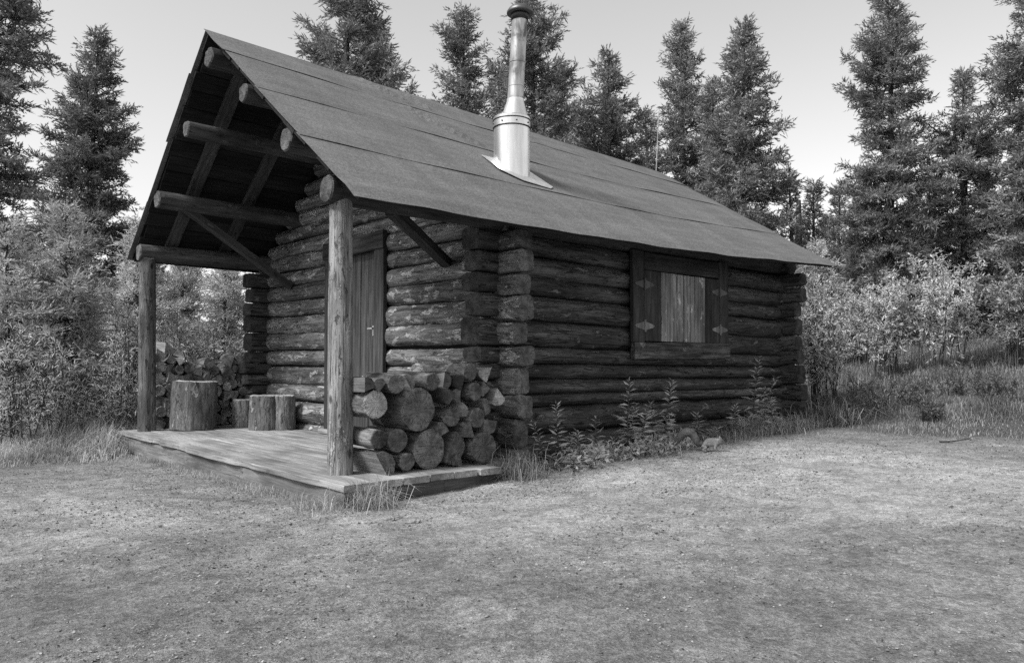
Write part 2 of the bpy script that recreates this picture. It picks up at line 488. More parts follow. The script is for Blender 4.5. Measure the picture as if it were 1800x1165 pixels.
def log(name, parent, p0, p1, r0, r1, seed, mats, **kw):
    Mx, L = basis(p0, p1)
    return link(name, log_mesh(name, L, r0, r1, seed, mats, **kw), parent, Mx)

def board_mesh(name, L, w, t, seed, mats, jag=(0, 0), edge=0.0, warp=0.003, nseg=None, cham=0.004):
    """a sawn board along local X, width along Y, thickness along Z, eased edges; jag roughens its long edges"""
    rg = random.Random(seed)
    n = nseg or max(2, int(L / 0.12))
    V, Fc, mi = [], [], []
    ph = rg.uniform(0, 6.28)
    lo = hi = 0.0
    for i in range(n + 1):
        x = L * i / n
        z = warp * math.sin(ph + 2.3 * x)
        if rg.random() < 0.35: lo = -jag[0] * rg.random()
        if rg.random() < 0.35: hi = jag[1] * rg.random()
        y0 = -w / 2 + lo + edge * rg.uniform(-1, 1); y1 = w / 2 + hi + edge * rg.uniform(-1, 1)
        c = cham
        for (y, zz) in ((y0, -t / 2 + c), (y0 + c, -t / 2), (y1 - c, -t / 2), (y1, -t / 2 + c), (y1, t / 2 - c), (y1 - c, t / 2), (y0 + c, t / 2), (y0, t / 2 - c)):
            V.append((x, y, zz + z))
    for i in range(n):
        for k in range(8):
            k2 = (k + 1) % 8
            Fc.append((i * 8 + k2, (i + 1) * 8 + k2, (i + 1) * 8 + k, i * 8 + k)); mi.append(0)
    Fc.append(tuple(range(8))); mi.append(1)
    Fc.append(tuple(n * 8 + k for k in range(7, -1, -1))); mi.append(1)
    return mesh_py(name, V, Fc, mats, mi, False)

def board(name, parent, p0, p1, w, t, seed, mats, up=(0, 0, 1), **kw):
    Mx, L = basis(p0, p1, up)
    return link(name, board_mesh(name, L, w, t, seed, mats, **kw), parent, Mx)

def box_mesh(name, lo, hi, mat):
    x0, y0, z0 = lo; x1, y1, z1 = hi
    V = [(x0, y0, z0), (x1, y0, z0), (x1, y1, z0), (x0, y1, z0), (x0, y0, z1), (x1, y0, z1), (x1, y1, z1), (x0, y1, z1)]
    Fc = [(3, 2, 1, 0), (4, 5, 6, 7), (0, 1, 5, 4), (1, 2, 6, 5), (2, 3, 7, 6), (3, 0, 4, 7)]
    return mesh_py(name, V, Fc, mat)

# ------------------------------------------------------------------ the log cabin
cabin = tag(empty('log_cabin', (4.0, 2.65, -0.1)), 'dark log cabin with felt roof, covered porch and metal stovepipe', 'cabin')
RIDGE_Y = 2.63
XW = 1.66                                   # face of the front gable wall
YS = 0.42                                   # face of the side wall with the window
YL = 4.93                                   # face of the hidden left wall
XR = 6.46                                   # face of the rear wall

def lerp(a, b, t): return a + (b - a) * t
def roof_pt(side, u, t, off=0.0):
    """u 0..1 front to rear, t 0 at the eave .. 1 at the ridge; old roof, slightly sagged"""
    if side > 0:   # slope above the window wall
        xe = lerp(0.05, 6.62, u); ye = -0.06 - 0.03 * u; ze = lerp(1.79, 1.925, u) - 0.055 * math.sin(math.pi * u)
    else:
        xe = lerp(0.20, 6.70, u); ye = 5.10 + 0.04 * u; ze = lerp(1.93, 1.95, u) - 0.03 * math.sin(math.pi * u)
    xr = lerp(0.115, 6.87, u); yr = RIDGE_Y; zr = lerp(3.722, 3.59, u)
    s = 0.022 * math.sin(math.pi * t) * (0.4 + math.sin(math.pi * u)) + 0.007 * math.sin(9 * u + 5 * t) * math.sin(math.pi * t)
    p = Vector((lerp(xe, xr, t), lerp(ye, yr, t), lerp(ze, zr, t) - s))
    nrm = Vector((0, -0.585, 0.81)) if side > 0 else Vector((0, 0.585, 0.81))
    return p + nrm * off

def roof_z(x, y):
    """underside of the roof boards"""
    u = (x - 0.1) / 6.6
    if y < RIDGE_Y:
        t = (y + 0.06) / (RIDGE_Y + 0.06)
        return roof_pt(1, u, t).z - 0.03
    t = (5.1 - y) / (5.1 - RIDGE_Y)
    return roof_pt(-1, u, t).z - 0.03

# --- walls: a dark chinked core, added to block light, carries the logs
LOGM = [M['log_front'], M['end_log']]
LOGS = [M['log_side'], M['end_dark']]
wall_f = link('front_wall', mesh_py('front_wall', [(XW + 0.07, YS + 0.06, -0.1), (XW + 0.07, YL - 0.06, -0.1), (XW + 0.07, YL - 0.06, 1.98), (XW + 0.07, RIDGE_Y, 3.55), (XW + 0.07, YS + 0.06, 1.98),
      (XW + 0.12, YS + 0.06, -0.1), (XW + 0.12, YL - 0.06, -0.1), (XW + 0.12, YL - 0.06, 1.98), (XW + 0.12, RIDGE_Y, 3.55), (XW + 0.12, YS + 0.06, 1.98)],
      [(0, 4, 3, 2, 1), (5, 6, 7, 8, 9), (0, 1, 6, 5), (1, 2, 7, 6), (2, 3, 8, 7), (3, 4, 9, 8), (4, 0, 5, 9)], M['chink']), cabin)
wall_s = link('side_wall', box_mesh('side_wall', (XW + 0.13, YS + 0.10, -0.1), (XR - 0.13, YS + 0.15, 2.0), M['chink']), cabin)
wall_l = link('left_wall', box_mesh('left_wall', (XW + 0.13, YL - 0.12, -0.1), (XR - 0.13, YL - 0.07, 2.0), M['chink']), cabin)
wall_r = link('rear_wall', mesh_py('rear_wall', [(XR - 0.07 - d, y, z) for d in (0, 0.05) for (y, z) in ((YS + 0.06, -0.1), (YL - 0.06, -0.1), (YL - 0.06, 1.98), (RIDGE_Y, 3.42), (YS + 0.06, 1.98))],
      [(0, 1, 2, 3, 4), (5, 9, 8, 7, 6), (0, 5, 6, 1), (1, 6, 7, 2), (2, 7, 8, 3), (3, 8, 9, 4), (4, 9, 5, 0)], M['chink']), cabin)

DOOR_Y = (2.12, 3.16)
rg = random.Random(11)
GS = [-0.10, 0.06, 0.31, 0.50, 0.73, 0.90, 1.09, 1.30, 1.485, 1.67, 1.83, 2.0, 2.17, 2.33, 2.50, 2.66, 2.83, 3.0, 3.17, 3.34]
k = 0
for i in range(len(GS) - 1):
    z0, z1 = GS[i], GS[i + 1]
    zc = (z0 + z1) / 2; b = (z1 - z0) / 2 * 1.01
    for wall, xf, sgn, mats in ((wall_f, XW, 1, LOGM), (wall_r, XR, -1, LOGS)):
        a = 0.088
        y0, y1 = YS - 0.20 + rg.uniform(-0.045, 0.035), YL + 0.19 + rg.uniform(-0.02, 0.03)
        if z1 > 1.9:
            ys = [y for y in np.linspace(0.2, RIDGE_Y, 300) if roof_z(xf, y) > z1 - 0.03]
            ye = [y for y in np.linspace(RIDGE_Y, 5.1, 300) if roof_z(xf, y) > z1 - 0.03]
            if not ys or not ye: continue
            y0, y1 = min(ys) + 0.02, max(ye) - 0.02
            if z1 < 2.05: y0, y1 = max(y0, YS - 0.05), min(y1, YL + 0.05)
        dz0, dz1 = rg.uniform(-0.012, 0.012), rg.uniform(-0.012, 0.012)
        xc = xf + sgn * (a + rg.uniform(-0.012, 0.012))
        spans = [(y0, y1)]
        if wall is wall_f and z0 < 1.9:
            spans = [(y0, DOOR_Y[0]), (DOOR_Y[1], y1)]
        for (s0, s1) in spans:
            k += 1
            hw = (0.9 if s0 == y0 and z1 < 1.9 else 0, 0.9 if s1 == y1 and z1 < 1.9 else 0)
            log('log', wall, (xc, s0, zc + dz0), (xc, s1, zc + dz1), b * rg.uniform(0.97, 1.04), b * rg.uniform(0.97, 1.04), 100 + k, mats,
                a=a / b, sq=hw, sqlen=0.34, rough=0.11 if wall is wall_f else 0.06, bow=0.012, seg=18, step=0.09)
# --- side walls
SN = [-0.075, 0.141, 0.374, 0.483, 0.62, 0.75, 0.89, 1.12, 1.32, 1.484, 1.663, 1.85]
SF = [-0.05, 0.13, 0.335, 0.44, 0.57, 0.70, 0.835, 1.05, 1.27, 1.44, 1.62, 1.84]
WIN = (3.40, 4.95, 0.84, 1.80)
for i in range(len(SN) - 1):
    for wall, yf, sgn in ((wall_s, YS, 1), (wall_l, YL, -1)):
        a = 0.118
        zc0, zc1 = (SN[i] + SN[i + 1]) / 2, (SF[i] + SF[i + 1]) / 2
        b0, b1 = (SN[i + 1] - SN[i]) / 2 * 1.02, (SF[i + 1] - SF[i]) / 2 * 1.02
        x0, x1 = XW - 0.20 + rg.uniform(-0.05, 0.04), XR + 0.17 + rg.uniform(-0.03, 0.03)
        yc = yf + sgn * (a + rg.uniform(-0.015, 0.01))
        spans = [(x0, x1)]
        if wall is wall_s and 0.8 < (zc0 + zc1) / 2 < 1.9 and i >= 6:
            spans = [(x0, WIN[0]), (WIN[1], x1)]
        for (s0, s1) in spans:
            k += 1
            ta, tb = (s0 - x0) / (x1 - x0), (s1 - x0) / (x1 - x0)
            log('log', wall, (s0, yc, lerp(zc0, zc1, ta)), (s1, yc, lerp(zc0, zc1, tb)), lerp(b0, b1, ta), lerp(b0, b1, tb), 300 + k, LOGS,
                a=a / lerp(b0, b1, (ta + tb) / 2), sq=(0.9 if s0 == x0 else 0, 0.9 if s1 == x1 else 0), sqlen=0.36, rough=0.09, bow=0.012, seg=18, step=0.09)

# --- roof: underlay sheet > felt courses, boards, rafters, purlins, plates
def sheet(side, offA, offB, u0, u1, t0, t1, nu, nt_, fn=None):
    V, Fc = [], []
    for lay in (offA, offB):
        for i in range(nu + 1):
            for j in range(nt_ + 1):
                u = lerp(u0, u1, i / nu); t = lerp(t0, t1, j / nt_)
                e = fn(u, t, i / nu, j / nt_) if fn else 0.0
                V.append(tuple(roof_pt(side, u, t, lay + e)))
    m = nt_ + 1; s = (nu + 1) * m
    for i in range(nu):
        for j in range(nt_):
            q = (i * m + j, i * m + j + 1, (i + 1) * m + j + 1, (i + 1) * m + j)
            Fc.append(q if side < 0 else q[::-1]); q2 = tuple(v + s for v in q)
            Fc.append(q2[::-1] if side < 0 else q2)
    rim = [i * m for i in range(nu + 1)] + [nu * m + j for j in range(1, m)] + [i * m + nt_ for i in range(nu - 1, -1, -1)] + [j for j in range(nt_ - 1, 0, -1)]
    for a_, b_ in zip(rim, rim[1:] + rim[:1]):
        q = (a_, b_, b_ + s, a_ + s)
        Fc.append(q if side > 0 else q[::-1])
    return V, Fc

V1, F1 = sheet(1, 0.0, 0.004, 0.004, 0.996, 0.004, 0.999, 24, 8)
V2, F2 = sheet(-1, 0.0, 0.004, 0.004, 0.996, 0.004, 0.999, 24, 8)
roof = link('roof', mesh_py('roof', V1 + V2, F1 + [tuple(v + len(V1) for v in q) for q in F2], M['chink']), cabin)

# creases in the felt: (u, t) end points, height, width
CREASE = [((0.23, 0.99), (0.30, 0.84), 0.036, 0.012), ((0.27, 0.80), (0.37, 0.56), 0.042, 0.014), ((0.30, 0.97), (0.335, 0.84), 0.034, 0.012),
          ((0.55, 0.83), (0.78, 0.60), 0.016, 0.02), ((0.50, 0.42), (0.60, 0.31), 0.014, 0.014), ((0.70, 0.95), (0.80, 0.86), 0.014, 0.014), ((0.62, 0.80), (0.70, 0.62), 0.012, 0.02)]
def crease(u, t):
    e = 0.0
    for (ua, ta), (ub, tb), h, w in CREASE:
        dx, dy = (ub - ua) * 6.6, (tb - ta) * 3.3
        px, py = (u - ua) * 6.6, (t - ta) * 3.3
        L2 = dx * dx + dy * dy
        s = max(0.0, min(1.0, (px * dx + py * dy) / L2))
        d = math.hypot(px - s * dx, py - s * dy)
        e += h * math.exp(-(d / (w * 4)) ** 2) * math.sin(math.pi * min(1, s + 0.15)) ** 0.5
    return e
COURSE = [(-0.008, 0.30), (0.285, 0.585), (0.57, 0.845), (0.83, 1.004)]
for side in (1, -1):
    for ci, (t0, t1) in enumerate(COURSE):
        ph = rg.uniform(0, 6)
        def fn(u, t, a_, b_, ci=ci, ph=ph, side=side):
            e = 0.013 + 0.006 * (1 - b_) * (ci > 0)                       # each course laps the one below
            e += 0.004 * math.sin(14 * u + ph) * math.sin(7 * b_ + ph) + 0.003 * math.sin(37 * u + 2 * ph) * (1 - b_)
            if side > 0: e += crease(u, t)
            if ci == 0:
                e += 0.012 * math.exp(-((b_ - 0.16) / 0.06) ** 2) * (0.6 + 0.4 * math.sin(11 * u)) # rolled eave edge
                if b_ < 0.03: e -= 0.006 + 0.004 * math.sin(23 * u) * math.sin(51 * u)
            return e
        V, Fc = sheet(side, 0.0, 0.003, -0.003 + 0.002 * math.sin(ph), 1.003, t0, t1, 110, 14, fn)
        link('roofing_felt', mesh_py('roofing_felt', V, Fc, M['felt'], None, False), roof)
# boards under the felt run front to rear
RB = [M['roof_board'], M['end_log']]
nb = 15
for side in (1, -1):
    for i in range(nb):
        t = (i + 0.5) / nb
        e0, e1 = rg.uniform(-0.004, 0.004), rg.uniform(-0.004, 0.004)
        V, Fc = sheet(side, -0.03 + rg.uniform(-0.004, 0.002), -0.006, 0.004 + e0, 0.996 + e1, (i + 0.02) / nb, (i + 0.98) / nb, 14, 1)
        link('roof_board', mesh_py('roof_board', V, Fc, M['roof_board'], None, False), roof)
# rafters
for u in (0.055, 0.148, 0.30, 0.45, 0.60, 0.75, 0.90):
    for side in (1, -1):
        t0 = 0.22 if u > 0.9 or side > 0 else 0.10
        board('rafter', roof, roof_pt(side, u, t0, -0.058), roof_pt(side, u + 0.004, 0.985, -0.058), 0.13, 0.05, 760, [M['log_porch'], M['end_log']], up=(0, -0.585 * side, 0.81), edge=0.003)
# purlins and plates, each a peeled pole with a pale sawn end
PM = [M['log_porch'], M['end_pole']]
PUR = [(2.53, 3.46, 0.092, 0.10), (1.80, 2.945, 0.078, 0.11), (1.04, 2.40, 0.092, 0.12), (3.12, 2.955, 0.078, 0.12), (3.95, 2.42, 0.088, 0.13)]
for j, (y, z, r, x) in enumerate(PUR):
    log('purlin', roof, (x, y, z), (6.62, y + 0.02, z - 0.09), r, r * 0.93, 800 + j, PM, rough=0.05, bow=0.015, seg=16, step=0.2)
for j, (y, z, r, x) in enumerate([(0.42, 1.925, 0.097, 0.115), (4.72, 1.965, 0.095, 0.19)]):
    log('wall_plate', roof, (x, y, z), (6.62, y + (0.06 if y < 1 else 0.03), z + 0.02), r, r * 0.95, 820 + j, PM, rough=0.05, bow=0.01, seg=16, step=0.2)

# --- porch: joists > deck planks, skirt boards, posts, braces
porch = link('porch', box_mesh('porch', (0.24, 0.12, -0.16), (1.62, 4.80, -0.05), M['chink']), cabin)
DM = [M['deck'], M['deck']]
xs = [0.0, 0.235, 0.44, 0.66, 0.87, 1.085, 1.29, 1.48, 1.655]
for i in range(len(xs) - 1):
    xc = (xs[i] + xs[i + 1]) / 2; w = xs[i + 1] - xs[i] - 0.013
    x_sk = lambda y: 0.02 * y
    y0 = -0.02 + rg.uniform(-0.025, 0.02) + (0.16 if i > 5 else 0); y1 = 5.02 + 0.035 * i + rg.uniform(-0.03, 0.03)
    board('deck_plank', porch, (xc + x_sk(y0) * (1 - i / 8), y0, -0.021), (xc + x_sk(y1) * (1 - i / 8), y1, -0.021 + 0.004), w, 0.044, 900 + i, DM, jag=(0.0, 0.028) if i == 0 else (0, 0), edge=0.0025, warp=0.003, cham=0.005)
SK = [M['skirt'], M['skirt']]
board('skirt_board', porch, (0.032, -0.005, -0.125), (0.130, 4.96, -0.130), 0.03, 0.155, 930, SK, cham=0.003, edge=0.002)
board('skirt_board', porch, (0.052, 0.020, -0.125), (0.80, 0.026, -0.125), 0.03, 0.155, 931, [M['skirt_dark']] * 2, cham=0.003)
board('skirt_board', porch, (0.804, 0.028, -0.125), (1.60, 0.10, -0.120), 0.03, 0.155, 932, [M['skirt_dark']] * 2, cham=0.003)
PO = [M['post'], M['end_light']]
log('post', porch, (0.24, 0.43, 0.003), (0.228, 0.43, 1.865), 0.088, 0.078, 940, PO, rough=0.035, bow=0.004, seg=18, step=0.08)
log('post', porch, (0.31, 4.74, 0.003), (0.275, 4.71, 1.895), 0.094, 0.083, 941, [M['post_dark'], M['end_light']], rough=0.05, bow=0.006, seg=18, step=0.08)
board('brace', porch, (0.66, 0.47, 1.86), (1.66, 1.10, 1.625), 0.09, 0.075, 950, [M['board_dark'], M['board_dark']], edge=0.001)
board('brace', porch, (0.44, 3.97, 2.36), (1.66, 4.10, 1.645), 0.085, 0.075, 951, [M['log_porch'], M['end_log']], edge=0.002)

# --- door
door = link('door', box_mesh('door', (XW + 0.045, DOOR_Y[0] + 0.03, 0.02), (XW + 0.066, DOOR_Y[1] - 0.03, 1.95), M['chink']), cabin)
y0, y1 = 2.255, 3.03
for i in range(5):
    ya, yb = lerp(y0, y1, i / 5), lerp(y0, y1, (i + 1) / 5)
    board('plank', door, (XW + 0.034, (ya + yb) / 2, 0.03), (XW + 0.034, (ya + yb) / 2, 1.87 + rg.uniform(-0.004, 0.004)), yb - ya - 0.007, 0.022, 960 + i, [M['door'], M['door']], up=(1, 0, 0), edge=0.0015, cham=0.003)
for y, w in ((2.155, 0.17), (3.125, 0.17)):
    board('jamb', door, (XW - 0.012, y, 0.005), (XW - 0.012, y, 2.03), 0.04 if False else w, 0.045, int(970 + y), [M['door'], M['door']], up=(1, 0, 0), cham=0.004)
board('lintel', door, (XW - 0.028, 2.05, 1.955), (XW - 0.028, 3.235, 1.945), 0.045, 0.175, 975, [M['board_dark'], M['board_dark']], cham=0.004)
board('threshold', door, (XW - 0.04, 2.07, 0.025), (XW - 0.04, 3.21, 0.025), 0.12, 0.04, 976, DM, cham=0.004)
link('latch', box_mesh('latch', (XW - 0.012, 2.262, 1.02), (XW + 0.022, 2.285, 1.12), M['steel']), door)
link('handle', box_mesh('handle', (XW - 0.035, 2.262, 1.085), (XW - 0.012, 2.35, 1.10), M['steel']), door)
link('stop_strip', box_mesh('stop_strip', (XW + 0.002, 2.243, 0.04), (XW + 0.024, 2.252, 1.06), M['end_light']), door)

# --- shuttered window on the side wall
YW = 0.385
window = link('window', box_mesh('window', (3.36, YW + 0.02, 0.86), (4.98, YW + 0.05, 1.80), M['chink']), cabin)
BD = [M['board_dark'], M['board_dark']]
board('frame_board', window, (3.415, YW, 0.955), (3.415, YW, 1.835), 0.17, 0.04, 980, BD, up=(0, -1, 0))
board('frame_board', window, (4.915, YW, 0.955), (4.915, YW, 1.85), 0.17, 0.04, 981, BD, up=(0, -1, 0))
board('frame_board', window, (3.51, YW + 0.002, 1.745), (4.82, YW + 0.002, 1.76), 0.036, 0.17, 982, BD)
board('sill_board', window, (3.33, YW - 0.012, 0.870), (5.00, YW - 0.012, 0.880), 0.05, 0.165, 983, [M['log_side'], M['log_side']])
def shutter(xa, xm, xb, dark_first):
    s = link('shutter', box_mesh('shutter', (xa + 0.01, YW + 0.008, 0.962), (xb - 0.01, YW + 0.016, 1.655), M['chink']), window)
    segs = [(xa, xm, dark_first), (xm, xb, not dark_first)]
    for (a_, b_, dk) in segs:
        npl = 1 if dk else 2
        for q in range(npl):
            s0, s1 = lerp(a_, b_, q / npl), lerp(a_, b_, (q + 1) / npl)
            mm = [M['board_dark']] * 2 if dk else [M['shutter']] * 2
            board('plank', s, ((s0 + s1) / 2, YW - 0.006, 0.965), ((s0 + s1) / 2, YW - 0.006, 1.652), s1 - s0 - 0.006, 0.024, int(1000 + s0 * 10), mm, up=(0, -1, 0), edge=0.0015, cham=0.003)
    hx = xa if dark_first else xb
    for z in (1.11, 1.515):
        V, Fc = [], []
        hw, hh = 0.155, 0.042
        pts = [(-hw, 0), (-hw * 0.85, -hh * 0.35), (-0.012, -hh), (0.012, -hh), (hw * 0.85, -hh * 0.35), (hw, 0), (hw * 0.85, hh * 0.35), (0.012, hh), (-0.012, hh), (-hw * 0.85, hh * 0.35)]
        for yy in (-0.024, -0.0195):
            for (x, zz) in pts: V.append((hx + x, YW + yy, z + zz))
        n = len(pts)
        Fc.append(tuple(range(n))); Fc.append(tuple(range(2 * n - 1, n - 1, -1)))
        for q in range(n): Fc.append((q, q + n, (q + 1) % n + n, (q + 1) % n))
        # knuckle barrel
        o = len(V)
        for zz in (-0.06, 0.06):
            for q in range(8):
                V.append((hx + 0.011 * math.cos(q * 0.785), YW - 0.026 + 0.011 * math.sin(q * 0.785), z + zz))
        for q in range(8): Fc.append((o + q, o + (q + 1) % 8, o + 8 + (q + 1) % 8, o + 8 + q))
        Fc.append(tuple(o + 7 - q for q in range(8))); Fc.append(tuple(o + 8 + q for q in range(8)))
        link('hinge', mesh_py('hinge', V, Fc, M['brass'] if z < 1.3 else M['band']), s)
    return s
shutter(3.505, 3.775, 4.158, True)
shutter(4.166, 4.55, 4.825, False)

# --- stovepipe
def lathe(name, prof, mats, seg=28, lean=(0, 0), cut=None):
    V, Fc = [], []
    for i, (z, r) in enumerate(prof):
        for q in range(seg):
            a_ = 2 * math.pi * q / seg
            zz = z
            x, y = r * math.cos(a_), r * math.sin(a_)
            if cut is not None and i == 0: zz = cut(x, y)
            V.append((x + lean[0] * zz, y + lean[1] * zz, zz))
    n = len(prof)
    for i in range(n - 1):
        for q in range(seg):
            q2 = (q + 1) % seg
            Fc.append((i * seg + q, i * seg + q2, (i + 1) * seg + q2, (i + 1) * seg + q))
    Fc.append(tuple(range(seg))[::-1]); Fc.append(tuple((n - 1) * seg + q for q in range(seg)))
    return mesh_py(name, V, Fc, mats, None, True)
PX, PY, PZ = 2.39, 1.055, 2.60
LEAN = (0.022, -0.055)
PMx = Matrix.Translation((PX, PY, PZ))
def edge_split(o, ang=35):
    md = o.modifiers.new('edges', 'EDGE_SPLIT'); md.split_angle = R(ang)
cutf = lambda x, y: 0.725 * y - 0.02
pipe = link('stovepipe', lathe('stovepipe', [(0.60, 0.079), (0.75, 0.076), (0.752, 0.079), (0.765, 0.079), (0.767, 0.075), (0.98, 0.075), (0.982, 0.079), (0.996, 0.079), (0.998, 0.074), (1.40, 0.073)], M['pipe'], 28, LEAN), cabin, PMx)
edge_split(pipe)
c = link('storm_cone', lathe('storm_cone', [(0.47, 0.122), (0.50, 0.116), (0.61, 0.084), (0.635, 0.083)], M['steel'], 28, LEAN), pipe, PMx); edge_split(c)
c = link('thimble', lathe('thimble', [(0, 0.172), (0.36, 0.172), (0.362, 0.176), (0.455, 0.176), (0.465, 0.168), (0.468, 0.12)], M['steel'], 36, (0, 0), cutf), pipe, PMx); edge_split(c)
for z in (0.355, 0.425):
    link('band', lathe('band', [(z, 0.1765), (z + 0.001, 0.181), (z + 0.010, 0.181), (z + 0.011, 0.1765)], M['band'], 36), pipe, PMx)
for q in range(8):
    a_ = q * 0.785 + 0.3
    link('rivet', lathe('rivet', [(0.388, 0.002), (0.39, 0.008), (0.398, 0.008), (0.40, 0.002)], M['band'], 8), pipe, PMx @ Matrix.Translation((0.178 * math.cos(a_), 0.178 * math.sin(a_), 0)))
c = link('rain_cap', lathe('rain_cap', [(1.445, 0.118), (1.452, 0.126), (1.468, 0.126), (1.495, 0.11), (1.525, 0.06), (1.535, 0.012)], M['cap'], 32, LEAN), pipe, PMx); edge_split(c, 50)
c = link('cap_collar', lathe('cap_collar', [(1.385, 0.078), (1.42, 0.084), (1.448, 0.09)], M['band'], 28, LEAN), pipe, PMx)
# flashing sheet lying on the slope
V, Fc = [], []
fl = [(2.14, 1.22), (2.62, 1.22), (2.68, 0.80), (2.60, 0.745), (2.30, 0.80), (2.14, 0.95)]
for dz in (0.030, 0.034):
    for (x, y) in fl:
        u = (x - 0.1) / 6.6; t = (y + 0.07) / 2.70
        V.append(tuple(roof_pt(1, u, t, dz)))
n = len(fl)
Fc = [tuple(range(n))[::-1], tuple(n + q for q in range(n))] + [(q, (q + 1) % n, (q + 1) % n + n, q + n) for q in range(n)]
link('flashing', mesh_py('flashing', V, Fc, M['flash']), pipe)
# thin rod standing at the rear of the ridge
rod = link('aerial_rod', log_mesh('aerial_rod', 0.95, 0.008, 0.006, 1, [M['snag'], M['snag']], seg=6, cham=0.001), cabin, basis((6.80, 2.66, 3.585), (6.84, 2.63, 4.53))[0])

# ------------------------------------------------------------------ firewood by the right post: sawn ends face the clearing
FW_R = [(0.371, 0.472, 0.095, 'r'), (0.695, 0.429, 0.147, 'r'), (0.382, 0.245, 0.065, 'r'), (0.55, 0.222, 0.082, 'r'), (0.809, 0.144, 0.141, 'r'), (0.428, 0.082, 0.079, 'h'),
        (1.271, 0.125, 0.115, 'r'), (1.049, 0.125, 0.09, 'h'), (1.001, 0.363, 0.07, 'r'), (1.117, 0.407, 0.067, 'w'), (1.231, 0.345, 0.076, 'r'), (0.934, 0.285, 0.06, 'w'),
        (1.128, 0.262, 0.065, 'w'), (0.80, 0.621, 0.062, 'r'), (0.51, 0.61, 0.068, 'r'), (0.312, 0.615, 0.052, 'w'), (0.948, 0.619, 0.055, 'h'), (1.058, 0.625, 0.055, 'w'),
        (1.187, 0.539, 0.065, 'r'), (1.048, 0.525, 0.055, 'w'), (0.933, 0.515, 0.055, 'w'), (1.32, 0.665, 0.07, 'w'), (1.165, 0.685, 0.064, 'r'), (1.40, 0.473, 0.063, 'w'),
        (1.309, 0.555, 0.05, 'w'), (1.335, 0.43, 0.052, 'h'), (0.387, 0.618, 0.042, 'w'), (1.04, 0.045, 0.05, 'w'), (0.958, 0.715, 0.043, 'w'), (0.635, 0.624, 0.05, 'h'), (0.60, 0.075, 0.062, 'r'), (1.36, 0.27, 0.06, 'w')]

ORD = ['first', 'second', 'third', 'fourth', 'fifth', 'sixth', 'seventh', 'eighth', 'ninth', 'tenth', 'eleventh', 'twelfth', 'thirteenth', 'fourteenth', 'fifteenth', 'sixteenth', 'seventeenth', 'eighteenth', 'nineteenth', 'twentieth']
def wedge_mesh(name, L, r, seed, mats, kind):
    """split billet along local X: one rounded bark side, flat split faces"""
    rg = random.Random(seed)
    rot = rg.uniform(0, 6.28) if kind == 'w' else rg.uniform(2.4, 3.9)
    span = rg.uniform(1.5, 2.3) if kind == 'w' else math.pi
    nA = 6
    pts = [(1.15 * r * math.cos(rot + span * (i / (nA - 1) - 0.5)), 1.15 * r * math.sin(rot + span * (i / (nA - 1) - 0.5))) for i in range(nA)]
    if kind == 'w':
        pts.append((-0.75 * r * math.cos(rot + rg.uniform(-0.3, 0.3)), -0.75 * r * math.sin(rot + rg.uniform(-0.3, 0.3))))
    cx = sum(p[0] for p in pts) / len(pts); cy = sum(p[1] for p in pts) / len(pts)
    pts = [(p[0] - cx * 0.8, p[1] - cy * 0.8) for p in pts]
    n = len(pts); nr = 4
    V, Fc, mi = [], [], []
    for i in range(nr + 1):
        for (y, z) in pts:
            j = 1 + rg.uniform(-0.04, 0.04)
            V.append((L * i / nr + (rg.uniform(-0.008, 0.008) if i in (0, nr) else 0), y * j, z * j))
    for i in range(nr):
        for q in range(n):
            q2 = (q + 1) % n
            Fc.append((i * n + q, (i + 1) * n + q, (i + 1) * n + q2, i * n + q2)); mi.append(0 if q < nA - 1 else 2)
    Fc.append(tuple(range(n))[::-1] if False else tuple(range(n))); mi.append(1)
    Fc.append(tuple(nr * n + q for q in range(n))[::-1]); mi.append(1)
    me = mesh_py(name, V, Fc, mats, mi, False)
    return me

